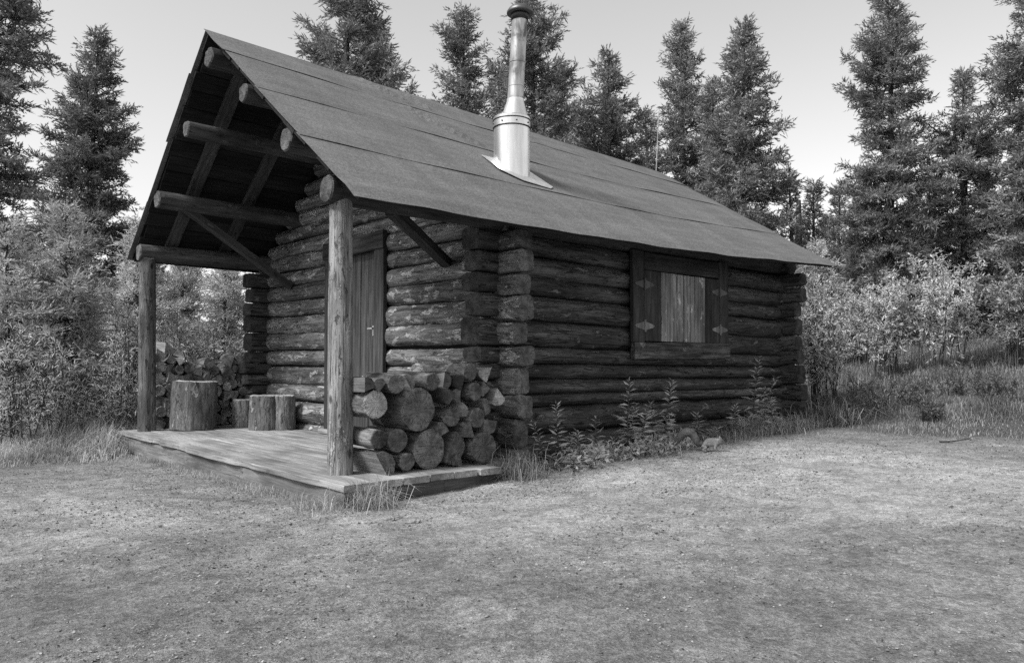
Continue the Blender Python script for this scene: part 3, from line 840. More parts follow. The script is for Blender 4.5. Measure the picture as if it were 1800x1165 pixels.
FL = {0: 'large pale sawn round resting high beside the right porch post', 1: 'widest dark sawn round in the middle of the right woodpile', 2: 'small peeled log with a pale collar of bare wood, beside the right post',
      3: 'medium bark-on round between the peeled log and the large bottom round', 4: 'large round at the bottom of the right woodpile, on the deck edge', 5: 'half-split log lying on the deck at the foot of the right post',
      6: 'dark round at the far bottom end of the right woodpile, by the cabin corner', 8: 'small oval round at the centre of the right woodpile', 14: 'bark-on round at the top of the right woodpile, second from the post',
      13: 'bark-on round at the top of the right woodpile above the widest round', 23: 'pale split billet sticking out at the cabin-corner end of the right woodpile', 21: 'split billet topmost in the right woodpile near the cabin corner',
      22: 'small round near the top of the right woodpile, left of the topmost billet', 18: 'small round below the top row near the cabin-corner end of the right woodpile'}
for j, (x, z, r, kd) in enumerate(FW_R):
    rr = random.Random(2000 + j)
    L = rr.uniform(0.36, 0.46)
    yf = 0.17 + rr.uniform(-0.03, 0.04)
    if j in (23,): yf = 0.12
    z = max(z, r * 0.98 + 0.003)
    em = M['end_light'] if j in (0, 23, 21) else M['end_fire']
    p0 = Vector((x, yf, z)); p1 = p0 + Vector((rr.uniform(-0.03, 0.03), L, rr.uniform(-0.01, 0.012)))
    if kd == 'r':
        me = log_mesh('firewood_log', L, r, r * rr.uniform(0.93, 1.03), 2100 + j, [M['bark'] if j != 2 else M['post'], em], seg=18, step=0.07, rough=0.06, cham=0.006)
    else:
        me = wedge_mesh('firewood_log', L, r * 1.12, 2100 + j, [M['bark'], em, M['split']], kd)
    o = link('firewood_log', me, None, basis(p0, p1)[0])
    tier = lambda zz: 0 if zz < 0.2 else 1 if zz < 0.33 else 2 if zz < 0.48 else 3 if zz < 0.59 else 4
    rank = sum(1 for q in FW_R if tier(q[1]) == tier(FW_R[j][1]) and q[0] < x)
    tn = ['bottom', 'second', 'middle', 'fourth', 'top'][tier(FW_R[j][1])]
    tag(o, FL.get(j, ('small round' if kd == 'r' else 'split billet') + ' in the ' + tn + ' tier of the right woodpile, ' + ORD[rank] + ' from the post'), 'firewood', 'firewood stacked beside the right post')

# ------------------------------------------------------------------ split firewood along the left edge of the porch
rr = random.Random(77)
j = 0
x = 0.42
cols = []
while x < 1.58:
    wv = rr.uniform(0.075, 0.15); cols.append((x + wv / 2, wv)); x += wv
for ci, (xc, wv) in enumerate(cols):
    s = (xc - 0.40) / 1.1
    top = 0.84 - 0.13 * math.sin(math.pi * min(1, max(0, (s - 0.25) / 0.55))) - 0.10 * s * 0.6 + rr.uniform(-0.05, 0.03)
    z = 0.012; nrow = 0
    while z < top:
        h = rr.uniform(0.065, 0.14)
        r = 0.5 * max(wv, h)
        L = rr.uniform(0.26, 0.34); yf = 4.93 + rr.uniform(-0.07, 0.05)
        kd = 'w' if rr.random() < 0.82 else 'r'
        topmost = z + h >= top
        pale = topmost and ci in (1, 2, 7, 9)
        em = M['end_split'] if not pale else M['end_light']
        if kd == 'r':
            me = log_mesh('split_firewood', L, r * 0.92, r * 0.9, 3000 + j, [M['bark'], em], seg=12, step=0.12, rough=0.06, cham=0.005)
        else:
            me = wedge_mesh('split_firewood', L, r * 1.2, 3000 + j, [M['bark'], em, M['snag'] if pale or rr.random() < 0.25 else M['split']], 'w')
        p0 = Vector((xc + rr.uniform(-0.012, 0.012), yf, z + h / 2)); p1 = p0 + Vector((rr.uniform(-0.09, 0.09), L, rr.uniform(-0.03, 0.04)))
        o = link('split_firewood', me, None, basis(p0, p1)[0])
        lv = 'topmost billet' if topmost else ORD[nrow] + ' billet up from the deck'
        tag(o, lv + ', ' + ORD[ci] + ' column from the post, left woodpile', 'firewood', 'firewood stacked along the left porch edge')
        z += h; j += 1; nrow += 1

# stumps used as chopping blocks and seats
ST = [(0.76, 4.62, 0.245, 0.53, 'tall wide chopping block standing in front of the left woodpile', 0.03), (1.34, 4.02, 0.165, 0.37, 'shorter upright chopping block nearest the front wall, in front of a darker one', 0.0),
      (1.29, 4.46, 0.13, 0.31, 'small upright stump half hidden between the two larger chopping blocks', 0.0), (1.50, 3.86, 0.115, 0.37, 'dark narrow upright stump against the wall behind the shorter chopping block', 0.0)]
for j, (x, y, r, h, lab, tl) in enumerate(ST):
    me = log_mesh('chopping_block', h, r * 1.05, r * 0.97, 1500 + j, [M['stump_bark'], M['end_light']], seg=26, step=0.05, rough=0.05, cham=0.008)
    o = link('chopping_block', me, None, basis((x, y, 0.012), (x + tl * h, y - tl * h * 0.5, 0.012 + h))[0])
    tag(o, lab, 'stump', 'upright stumps on the porch')

# ------------------------------------------------------------------ vegetation builders
def at(px, depth):
    """bearing (given as the photograph's column) and distance ahead of the camera -> ground point"""
    p = CAM + FW * depth + RT * ((px - 900) / 1330.0 * depth)
    return float(p.x), float(p.y)

def unit(v): return v / np.maximum(np.linalg.norm(v, axis=-1, keepdims=True), 1e-9)

def sprigs(P, D, L, rs, K=7, bl=0.055, bw=0.014, spread=0.75):
    """needle sprays: K pointed blades round a short twig axis; P base, D direction, L length"""
    n = len(P)
    D = unit(D)
    A = unit(np.cross(D, rs.normal(size=(n, 3)))); B = np.cross(D, A)
    Vs = []
    for k in range(K):
        s = (k + 0.3) / K if k < K - 1 else 0.9
        ph = k * 2.4 + rs.uniform(0, 6.28, n)
        a = spread * (1 - 0.6 * s) * rs.uniform(0.7, 1.3, n)
        if k == K - 1: a = a * 0.25
        rad = A * np.cos(ph)[:, None] + B * np.sin(ph)[:, None]
        d = D * np.cos(a)[:, None] + rad * np.sin(a)[:, None]
        side = unit(np.cross(d, rs.normal(size=(n, 3))))
        b0 = P + D * (L * s)[:, None]
        l = bl * rs.uniform(0.7, 1.25, n) * (L / np.mean(L)) ** 0.5
        w = bw * 0.5
        Vs.append(np.stack([b0 - side * w, b0 + side * w, b0 + d * l[:, None]], 1))
    V = np.stack(Vs, 1).reshape(-1, 3)
    return V

def tubes(paths, radii, seg=5):
    """tapered tubes along polylines -> V,F"""
    V, F = [], []
    o = 0
    for pts, rad in zip(paths, radii):
        pts = np.asarray(pts, float); m = len(pts)
        T = np.gradient(pts, axis=0); T = unit(T)
        ref = np.tile(np.array([0.31, 0.17, 0.93]), (m, 1))
        if abs(T[:, 2]).mean() > 0.8: ref = np.tile(np.array([1.0, 0.2, 0.0]), (m, 1))
        A = unit(np.cross(T, ref)); B = np.cross(T, A)
        th = np.arange(seg) * 2 * np.pi / seg
        ring = pts[:, None, :] + (A[:, None, :] * np.cos(th)[None, :, None] + B[:, None, :] * np.sin(th)[None, :, None]) * np.asarray(rad)[:, None, None]
        V.append(ring.reshape(-1, 3))
        i, k = np.meshgrid(np.arange(m - 1), np.arange(seg), indexing='ij')
        a = o + i * seg + k; b = o + i * seg + (k + 1) % seg; c = a + seg; d = b + seg
        F.append(np.stack([a, b, d], -1).reshape(-1, 3)); F.append(np.stack([a, d, c], -1).reshape(-1, 3))
        o += m * seg
    return np.concatenate(V), np.concatenate(F)

def tri_index(n): return np.arange(n * 3).reshape(-1, 3)

def spruce_mesh(seed, H, Rm, base=0.05, shape='cone', nb=150, droop=0.25, fol='foliage', sprig=0.115, bl=0.064, bw=0.024, dens=1.0, gap=0.0, lean=0.0, trunk_r=None, fork=False):
    rs = np.random.RandomState(seed)
    tr = trunk_r or 0.035 + 0.008 * H
    zt = np.linspace(0, H, 14)
    wob = np.stack([0.04 * np.sin(zt * 0.9 + rs.uniform(0, 6)) + lean * zt, 0.04 * np.sin(zt * 0.7 + rs.uniform(0, 6)), zt], 1)
    paths = [wob]; radii = [tr * (1 - zt / H) ** 0.8 + 0.008]
    P, D, Ls = [], [], []
    nb = int(nb * 1.4)
    for b in range(nb):
        u = (b + rs.uniform(0, 1)) / nb
        u = u ** 0.92
        if gap and rs.uniform() < gap * (0.5 + 0.5 * math.sin(u * 23 + seed)): continue
        h = H * (base + (1 - base) * u)
        if shape == 'cone': w = min(1, ((1 - u) / 0.60) ** 0.68)
        elif shape == 'club': w = min(1, ((1 - u) / 0.62) ** 0.6) * (0.78 + 0.3 * math.exp(-((u - 0.90) / 0.06) ** 2))
        elif shape == 'column': w = min(1, ((1 - u) / 0.45) ** 0.7) * (0.82 + 0.18 * math.sin(u * 19 + seed))
        else: w = min(1, ((1 - u) / 0.35) ** 0.6) * (0.7 + 0.3 * math.sin(u * 14 + seed * 1.3))
        w *= min(1, 0.6 + u * 4)
        w *= 1.0 + 0.09 * math.sin(u * 31 + seed * 2.1) * math.sin(u * 13 + seed)
        l = max(0.12, Rm * w * rs.uniform(0.5, 1.03) * (1.25 if rs.uniform() < 0.06 else 1))
        az = rs.uniform(0, 2 * np.pi)
        ad = np.array([math.cos(az), math.sin(az), 0.0])
        e = (-0.22 + 0.95 * u ** 2.2) + rs.uniform(-0.4, 0.4)
        s = np.linspace(0, 1, 6)
        zz = l * (e * s - droop * (1 - u) * s ** 2 + (0.16 + 0.12 * (1 - u)) * s ** 3)
        cx = np.interp(h, zt, wob[:, 0]); cy = np.interp(h, zt, wob[:, 1])
        pts = np.stack([cx + ad[0] * l * s, cy + ad[1] * l * s, h + zz], 1)
        paths.append(pts); radii.append((0.006 + 0.012 * l) * (1 - 0.85 * s))
        n2 = int(max(9, l * 49) * dens)
        ss = rs.uniform(0.12, 1.0, n2) ** 0.8
        bx = np.stack([np.interp(ss, s, pts[:, i]) for i in range(3)], 1)
        sd = np.where(rs.uniform(size=n2) < 0.5, -1, 1) * rs.uniform(0.35, 1.25, n2)
        ca, sa = np.cos(az + sd), np.sin(az + sd)
        bd = unit(np.stack([ca, sa, rs.normal(-0.05, 0.28, n2) + 0.25 * u], 1))
        blen = np.clip((0.09 + 0.26 * l * (1 - 0.55 * ss)) * rs.uniform(0.6, 1.2, n2), 0.07, 0.26)
        for q in range(n2):
            m = max(1, int(blen[q] / (sprig * 0.55)))
            t = (np.arange(m) + rs.uniform(0, 0.6, m)) / m
            pp = bx[q] + bd[q] * (blen[q] * t)[:, None] + np.array([0, 0, -0.10]) * (blen[q] * t ** 2)[:, None]
            dd = bd[q] + rs.normal(0, 0.6, (m, 3)) + np.array([0, 0, 0.18])
            P.append(pp); D.append(dd); Ls.append(np.full(m, sprig) * rs.uniform(0.7, 1.25, m))
    # short needled twigs hugging the trunk
    m = int(H * 130 * dens)
    hz = H * (base + (0.99 - base) * rs.uniform(0, 1, m))
    aa = rs.uniform(0, 6.28, m); ro = rs.uniform(0.02, 0.22, m) * (1.05 - hz / H) ** 0.5
    P.append(np.stack([np.interp(hz, zt, wob[:, 0]) + np.cos(aa) * ro, np.interp(hz, zt, wob[:, 1]) + np.sin(aa) * ro, hz], 1))
    D.append(np.stack([np.cos(aa), np.sin(aa), rs.normal(0.2, 0.5, m)], 1)); Ls.append(np.full(m, sprig))
    # leader
    m = 10
    P.append(np.stack([np.full(m, wob[-1, 0]), np.full(m, wob[-1, 1]), H - np.linspace(0, 0.4, m)], 1)); D.append(rs.normal(0, 0.35, (m, 3)) + np.array([0, 0, 0.8])); Ls.append(np.full(m, sprig))
    P = np.concatenate(P); D = np.concatenate(D); Ls = np.concatenate(Ls)
    V = sprigs(P, D, Ls, rs, 5, bl, bw, 0.62)
    crown = mesh_np('crown', V, tri_index(len(V) // 3), M[fol])
    if fork:
        for sg in (-1, 1):
            s = np.linspace(0, 1, 7)
            paths.append(np.stack([sg * 0.28 * np.sin(s * 2.6), 0.1 * s, H * (0.55 + 0.3 * s)], 1)); radii.append(tr * 0.7 * (1 - 0.6 * s))
    tv, tf = tubes([paths[0]], [radii[0]], 9)
    bv, bf = tubes(paths[1:], radii[1:], 4)
    trunk = mesh_np('trunk', np.concatenate([tv, bv]), np.concatenate([tf, bf + len(tv)]), M['trunk'], True)
    return trunk, crown

def place_tree(meshes, x, y, label, sc=1.0, rz=0.0, group=None, name='spruce_tree', cat='tree', zoff=-0.05):
    z = float(gz(x, y)) + zoff
    o = empty(name, (0, 0, 0))
    Mx = Matrix.Translation((x, y, z)) @ Matrix.Rotation(rz, 4, 'Z') @ Matrix.Scale(sc, 4)
    o.matrix_basis = Mx
    W[o] = Mx
    for me, nm in zip(meshes, ('trunk', 'crown')):
        c = bpy.data.objects.new(nm, me); col.objects.link(c); c.parent = o
    tag(o, label, cat, group)
    return o

# ------------------------------------------------------------------ spruces one can pick out: (column, distance, apex row, half width in columns, ...)
TREES = [
    (-30, 12.2, -330, 104, 'column', 230, 'spruce reaching above the frame at the left edge of the photo', dict(droop=0.45, gap=0.25)),
    (155, 15.0, 50, 112, 'cone', 210, 'pointed spruce standing left of the cabin gable', dict(dens=1.1)),
    (600, 13.2, -190, 142, 'column', 240, 'large spruce behind the roof ridge nearest the gable', dict(gap=0.2)),
    (812, 17.0, 6, 114, 'club', 190, 'round-topped spruce just left of the stovepipe', dict()),
    (937, 14.8, -70, 106, 'column', 230, 'tall spruce directly behind the stovepipe', dict(gap=0.15)),
    (1076, 16.5, 86, 124, 'cone', 170, 'short spruce with a ragged top right of the stovepipe', dict(gap=0.2)),
    (1206, 17.0, 33, 94, 'club', 200, 'blunt-topped spruce behind the thin rod on the ridge', dict()),
    (1312, 15.0, 36, 106, 'cone', 220, 'pointed spruce behind the right end of the roof', dict(gap=0.1)),
    (1396, 16.0, 290, 24, 'cone', 60, 'thin sapling spruce rising past the lower right roof slope', dict(gap=0.4)),
    (1434, 17.0, 322, 30, 'column', 90, 'small spruce beside the broken snag right of the roof', dict()),
    (1478, 20.0, 320, 32, 'club', 90, 'small distant spruce in the gap right of the snag', dict()),
    (1572, 15.5, -70, 104, 'column', 250, 'tallest spruce on the right, with open lower limbs', dict(gap=0.25, droop=0.35)),
    (1702, 15.8, 122, 90, 'odd', 170, 'crooked spruce with a forked trunk and clumped crown on the right', dict(gap=0.45, fork=True)),
    (1840, 14.0, -140, 104, 'column', 230, 'spruce cut off by the right edge of the photo', dict(gap=0.15, droop=0.4)),
]
PROTO = []
for i, (px, dp, top, hw, shape, nb, lab, kw) in enumerate(TREES):
    x, y = at(px, dp)
    H = 0.75 + (638 - top) / 1330.0 * dp - float(gz(x, y)) + 0.05
    Rm = hw / 1330.0 * dp
    ms = spruce_mesh(40 + i, H, Rm, 0.06, shape, nb, **{**dict(droop=0.28), **kw})
    PROTO.append((ms, H))
    place_tree(ms, x, y, lab, 1.0, 0.0)
# trees of the dense wood further back
BACK = [(878, 19, 90), (988, 20, 125), (1142, 20, 175), (1256, 20, 135), (560, 19, 40), (660, 18, 30), (-70, 15, 250), (30, 20, 380), (95, 22, 405), (215, 21, 395), (262, 23, 410), (318, 22, 425), (400, 20, 400), (1345, 21, 350), (1408, 24, 372), (1455, 23, 372), (1512, 18, 350), (1548, 22, 352),
        (1610, 18, 320), (1655, 17, 290), (1742, 17, 310), (1795, 16, 280), (1880, 17, 200), (1500, 26, 400), (1640, 22, 360), (1700, 20, 350)]
bl_ = random.Random(5)
for i, (px, dp, top) in enumerate(BACK):
    x, y = at(px, dp)
    H = 0.75 + (638 - top) / 1330.0 * dp - float(gz(x, y))
    ms, h0 = PROTO[bl_.choice([1, 3, 6, 7, 10, 5])]
    rk = sum(1 for q in BACK if (q[0] < 900) == (px < 900) and q[0] < px)
    place_tree(ms, x, y, ORD[rk] + (' background spruce from the left edge among those left of the stovepipe' if px < 900 else ' background spruce from left to right among those behind and right of the stovepipe'), H / h0 * bl_.uniform(0.97, 1.03), bl_.uniform(0, 6.28),
               'background spruces left of the cabin' if px < 900 else 'background spruces right of the cabin')
# young spruces with low drooping boughs, paler
YOUNG = [(112, 9.3, 372, 135, 'bushy young spruce with drooping pale boughs left of the porch'), (8, 8.8, 400, 110, 'young spruce with drooping boughs at the far left edge of the clearing'), (236, 11.5, 392, 80, 'young spruce close behind the left roof edge'),
         (395, 12.4, 462, 80, 'pale young spruce seen through the porch beside the front wall'), (318, 13.6, 440, 85, 'young spruce seen through the porch beside the left post'), (1440, 14.5, 430, 70, 'young spruce behind the willow next to the rear cabin corner')]
for i, (px, dp, top, hw, lab) in enumerate(YOUNG):
    x, y = at(px, dp)
    H = 0.75 + (638 - top) / 1330.0 * dp - float(gz(x, y)) + 0.05
    ms = spruce_mesh(90 + i, H, hw / 1330.0 * dp, 0.03, 'column', 120, 0.5, 'foliage_light', 0.10, 0.045, 0.014, 1.15, trunk_r=0.04)
    place_tree(ms, x, y, lab, name='young_spruce')
# broken snags
def snag(px, dp, top, bot, r, lab):
    x, y = at(px, dp)
    z1 = 0.75 + (638 - top) / 1330.0 * dp
    z0 = float(gz(x, y)) - 0.05 if bot is None else 0.75 + (638 - bot) / 1330.0 * dp
    o = log('dead_snag', None, (x, y, z0), (x + 0.03, y, z1), r, r * 0.5, int(px), [M['trunk'] if r > 0.08 else M['snag']] * 2, seg=9, rough=0.15)
    tag(o, lab, 'dead tree')
snag(1407, 17.0, 350, None, 0.10, 'broken grey dead trunk right of the roof end')
snag(1064, 16.9, 140, None, 0.06, 'pale dead trunk tip showing in the ragged short spruce')

# ------------------------------------------------------------------ leafy shrubs
def leaves(P, D, L, Wd, rs):
    """folded lance leaves, two triangles each"""
    n = len(P); D = unit(D)
    S = unit(np.cross(D, rs.normal(size=(n, 3)) + np.array([0, 0, 1.5])))
    Nn = np.cross(S, D)
    m = P + D * (L * 0.45)[:, None]
    t = P + D * L[:, None] - Nn * (L * 0.12)[:, None]
    a = m + S * (Wd * 0.5)[:, None] + Nn * (Wd * 0.15)[:, None]; b = m - S * (Wd * 0.5)[:, None] + Nn * (Wd * 0.15)[:, None]
    V = np.stack([P, a, t, b], 1).reshape(-1, 3)
    i = np.arange(n) * 4
    F = np.concatenate([np.stack([i, i + 1, i + 2], 1), np.stack([i, i + 2, i + 3], 1)])
    return V, F

def shrub_mesh(seed, H, Rm, fol, nst=16, ntw=14, nlf=14, ll=0.065, lw=0.017, low=0.25):
    rs = np.random.RandomState(seed)
    paths, radii, P, D = [], [], [], []
    for s_ in range(nst):
        az = rs.uniform(0, 6.28); out = Rm * rs.uniform(0.1, 0.75); h = H * rs.uniform(0.65, 1.05) * (1 - 0.25 * (out / Rm) ** 2)
        s = np.linspace(0, 1, 7)
        b0 = rs.uniform(-0.42, 0.42, 2) * Rm
        pts = np.stack([b0[0] + math.cos(az) * out * s ** 1.3 + 0.03 * np.sin(5 * s + az), b0[1] + math.sin(az) * out * s ** 1.3, h * s ** 0.9], 1)
        paths.append(pts); radii.append(0.009 * (1 - 0.8 * s))
        for t_ in range(ntw):
            u = rs.uniform(low, 1.0)
            p = np.array([np.interp(u, s, pts[:, i]) for i in range(3)])
            d = unit(np.array([math.cos(az), math.sin(az), 0]) * 0.4 + rs.normal(0, 0.6, 3) + np.array([0, 0, 0.75]))
            l = rs.uniform(0.15, 0.38) * min(1, H)
            tw = np.stack([p + d * l * q for q in (0, 0.5, 1)])
            paths.append(tw); radii.append(np.array([0.004, 0.003, 0.0015]))
            m = nlf
            q = rs.uniform(0.1, 1, m)
            P.append(p + d * (l * q)[:, None]); D.append(d * 0.7 + rs.normal(0, 0.6, (m, 3)))
    P = np.concatenate(P); D = np.concatenate(D); n = len(P)
    V, F = leaves(P, D, ll * rs.uniform(0.6, 1.3, n), lw * rs.uniform(0.7, 1.3, n), rs)
    tv, tf = tubes(paths, radii, 4)
    return mesh_np('stems', tv, tf, M['stem'], True), mesh_np('foliage', V, F, M[fol])

def place_shrub(ms, x, y, lab, name, sc=1.0, rz=0.0, group=None, cat='shrub'):
    o = empty(name, (0, 0, 0))
    o.matrix_basis = Matrix.Translation((x, y, float(gz(x, y)) - 0.02)) @ Matrix.Rotation(rz, 4, 'Z') @ Matrix.Scale(sc, 4)
    for me, nm in zip(ms, ('stems', 'foliage')):
        c = bpy.data.objects.new(nm, me); col.objects.link(c); c.parent = o
    tag(o, lab, cat, group)

WILLOW = [(1450, 10.8, 492, 46, 'pale leafy willow bush beside the rear cabin corner'), (1552, 12.2, 486, 46, 'pale willow bush left of the brightest one, in front of the tallest spruce'), (1655, 11.8, 458, 66, 'brightest, widest willow bush on the right with bare lower stems'),
          (1792, 11.4, 492, 46, 'duller willow bush near the right edge of the photo'), (1506, 13.8, 515, 34, 'small willow bush set back between the two pale ones near the cabin')]
for i, (px, dp, top, hw, lab) in enumerate(WILLOW):
    x, y = at(px, dp)
    H = 0.75 + (638 - top) / 1330.0 * dp - float(gz(x, y))
    place_shrub(shrub_mesh(200 + i, H, hw / 1330.0 * dp * 1.1, 'willow' if i != 3 else 'fireweed', 24, 18, 15, 0.068, 0.018, 0.22), x, y, lab, 'willow_bush')
SHRUB = [(25, 8.0, 590, 60, 'dense dark shrub at the left edge of the photo, in front of the spruces'), (118, 8.5, 600, 55, 'leafy shrub at the clearing edge second from the left'), (196, 8.9, 610, 40, 'low leafy shrub just left of the left porch post'), (60, 9.4, 585, 50, 'taller dark shrub behind the ones at the left clearing edge'),
         (232, 10.0, 530, 50, 'shrub hidden partly by the left porch post'), (300, 11.2, 540, 55, 'pale shrub seen through the porch above the left woodpile'), (385, 11.6, 560, 55, 'low pale shrub seen through the porch beside the wall end')]
for i, (px, dp, top, hw, lab) in enumerate(SHRUB):
    x, y = at(px, dp)
    H = 0.75 + (638 - top) / 1330.0 * dp - float(gz(x, y))
    place_shrub(shrub_mesh(230 + i, H, hw / 1330.0 * dp * 1.2, 'shrub' if i < 5 else 'fireweed', 13, 11, 11, 0.07, 0.010, 0.15), x, y, lab, 'leafy_shrub')

WEED = [(1478, 9.6, 0.42, 'low weedy clump between the rear cabin corner and the first willow'), (1540, 10.3, 0.50, 'weedy clump in the grass below the second willow'), (1612, 10.0, 0.38, 'small weedy clump in the grass left of the brightest willow'),
        (1690, 10.2, 0.45, 'weedy clump at the foot of the brightest willow'), (1748, 9.4, 0.36, 'weedy clump in the grass near the right edge of the photo'), (1640, 8.9, 0.28, 'lowest weedy clump, out in the middle of the right-hand grass')]
for i, (px, dp, H, lab) in enumerate(WEED):
    x, y = at(px, dp)
    place_shrub(shrub_mesh(260 + i, H, H * 1.1, 'weed', 14, 7, 8, 0.06, 0.012, 0.05), x, y, lab, 'weed_clump', cat='weed')

# ------------------------------------------------------------------ grasses
def blades(X, Y, Hh, Wd, rs, bend=0.5, Z=None):
    n = len(X)
    Z = gz(X, Y) - 0.01 if Z is None else Z
    az = rs.uniform(0, 2 * np.pi, n)
    dr = np.stack([np.cos(az), np.sin(az), np.zeros(n)], 1); sd = np.stack([-np.sin(az), np.cos(az), np.zeros(n)], 1)
    b = bend * rs.uniform(0.2, 1.3, n)
    base = np.stack([X, Y, Z], 1)
    up = np.array([0, 0, 1.0])
    p1 = base + (up * (0.62 - 0.10 * b)[:, None] + dr * (0.28 * b)[:, None]) * Hh[:, None]
    p2 = base + (up * (0.98 - 0.50 * b)[:, None] + dr * (0.85 * b)[:, None]) * Hh[:, None]
    w = Wd[:, None] * 0.5
    V = np.stack([base - sd * w, base + sd * w, p1 - sd * w * 0.8, p1 + sd * w * 0.8, p2], 1).reshape(-1, 3)
    i = np.arange(n) * 5
    F = np.concatenate([np.stack([i, i + 1, i + 3], 1), np.stack([i, i + 3, i + 2], 1), np.stack([i + 2, i + 3, i + 4], 1)])
    return V, F

def scatter_px(rs, n, px0, px1, d0, d1):
    px = rs.uniform(px0, px1, n); d = np.sqrt(rs.uniform(d0 * d0, d1 * d1, n))
    lat = (px - 900) / 1330.0 * d
    return CAM.x + FW.x * d + RT.x * lat, CAM.y + FW.y * d + RT.y * lat, d

def meadow(name, seed, n, px0, px1, d0, d1, hfun, lab, mat, wd=0.005):
    rs = np.random.RandomState(seed)
    X, Y, d = scatter_px(rs, n, px0, px1, d0, d1)
    cl = 0.5 + 0.5 * np.sin(2.1 * X + 1.7 * Y) * np.sin(1.3 * X - 2.4 * Y + 1)
    sm = soil_mask(X, Y)
    keep = (rs.uniform(size=n) < sm * (0.35 + 0.65 * cl)) & ~((X > 0.0) & (X < 6.7) & (Y > 0.2) & (Y < 5.2))
    X, Y, d, cl, sm = X[keep], Y[keep], d[keep], cl[keep], sm[keep]
    Hh = hfun(X, Y, d, cl, sm) * rs.uniform(0.45, 1.25, len(X))
    V, F = blades(X, Y, Hh, np.full(len(X), wd) * rs.uniform(0.7, 1.3, len(X)), rs, 1.25)
    o = link(name, mesh_np(name, V, F, M[mat]))
    tag(o, lab, 'grass', None, 'stuff')
meadow('meadow_grass', 1, 125000, 1390, 2050, 6.2, 17, lambda X, Y, d, cl, sm: (0.06 + 0.30 * cl ** 3 * smooth01(6.5, 9, d) + 0.14 * smooth01(9, 13, d)) * sm, 'tall uncut grass between the clearing and the willow bushes on the right', 'grass')
meadow('verge_grass', 2, 95000, -250, 330, 6.6, 11, lambda X, Y, d, cl, sm: (0.08 + 0.24 * cl + 0.30 * smooth01(7.4, 8.8, d)) * sm, 'tall rough grass along the left edge of the clearing', 'grass_dark')

def tuft(x, y, n, Hm, spread, seed, mat='grass_dark', wd=0.0042, bend=1.3):
    rs = np.random.RandomState(seed)
    X = x + rs.normal(0, spread, n); Y = y + rs.normal(0, spread, n)
    return blades(X, Y, Hm * rs.uniform(0.4, 1.15, n), np.full(n, wd) * rs.uniform(0.7, 1.2, n), rs, bend)
def tussock(x, y, n, Hm, spread, seed, lab, mat='grass_dark', wd=0.0042, bend=1.3):
    V, F = tuft(x, y, n, Hm, spread, seed, mat, wd, bend)
    V[:, 0] -= x; V[:, 1] -= y; z = float(gz(x, y)); V[:, 2] -= z
    tag(link('grass_tussock', mesh_np('grass_tussock', V, F, M[mat]), None, Matrix.Translation((x, y, z))), lab, 'grass', 'grass tussocks against the cabin')
tussock(0.12, -0.13, 420, 0.27, 0.075, 1, 'drooping grass tussock under the near corner of the porch deck', 'grass_dark')
tussock(-0.10, 0.10, 160, 0.17, 0.08, 2, 'short grass tussock in front of the porch skirt near its corner', 'grass_dark')
tussock(1.46, -0.03, 520, 0.32, 0.085, 3, 'large drooping grass tussock at the end of the deck by the cabin corner', 'grass')
tussock(6.45, -0.05, 420, 0.42, 0.16, 4, 'broad-bladed grass tussock at the rear cabin corner', 'grass', 0.012)
# short grass along the front skirt and the wall foot: nobody could count it
rs = np.random.RandomState(9)
n = 2600
Y = rs.uniform(-0.05, 5.0, n); X = -0.02 + 0.02 * Y - np.abs(rs.normal(0, 0.06, n))
kp = rs.uniform(size=n) < (0.25 + 0.75 * np.sin(1.3 * Y + 0.4) ** 2)
X, Y = X[kp], Y[kp]
V1, F1 = blades(X, Y, 0.065 * rs.uniform(0.4, 1.4, len(X)), np.full(len(X), 0.0035), rs, 1.2)
n = 5200
X = rs.uniform(1.5, 6.9, n); Y = 0.20 - np.abs(rs.normal(0, 0.14, n)) - 0.03 * X * rs.uniform(0, 1, n)
kp = rs.uniform(size=n) < np.where(X > 4.4, 1.0, 0.35 + 0.3 * np.sin(3 * X))
X, Y = X[kp], Y[kp]
V2, F2 = blades(X, Y, np.where(X > 4.5, 0.24, 0.15) * rs.uniform(0.4, 1.3, len(X)), np.full(len(X), 0.006), rs, 1.3)
tag(link('skirting_grass', mesh_np('skirting_grass', np.concatenate([V1, V2]), np.concatenate([F1, F2 + len(V1)]), M['grass_dark'])), 'short grass growing along the porch skirt and the wall foot', 'grass', None, 'stuff')

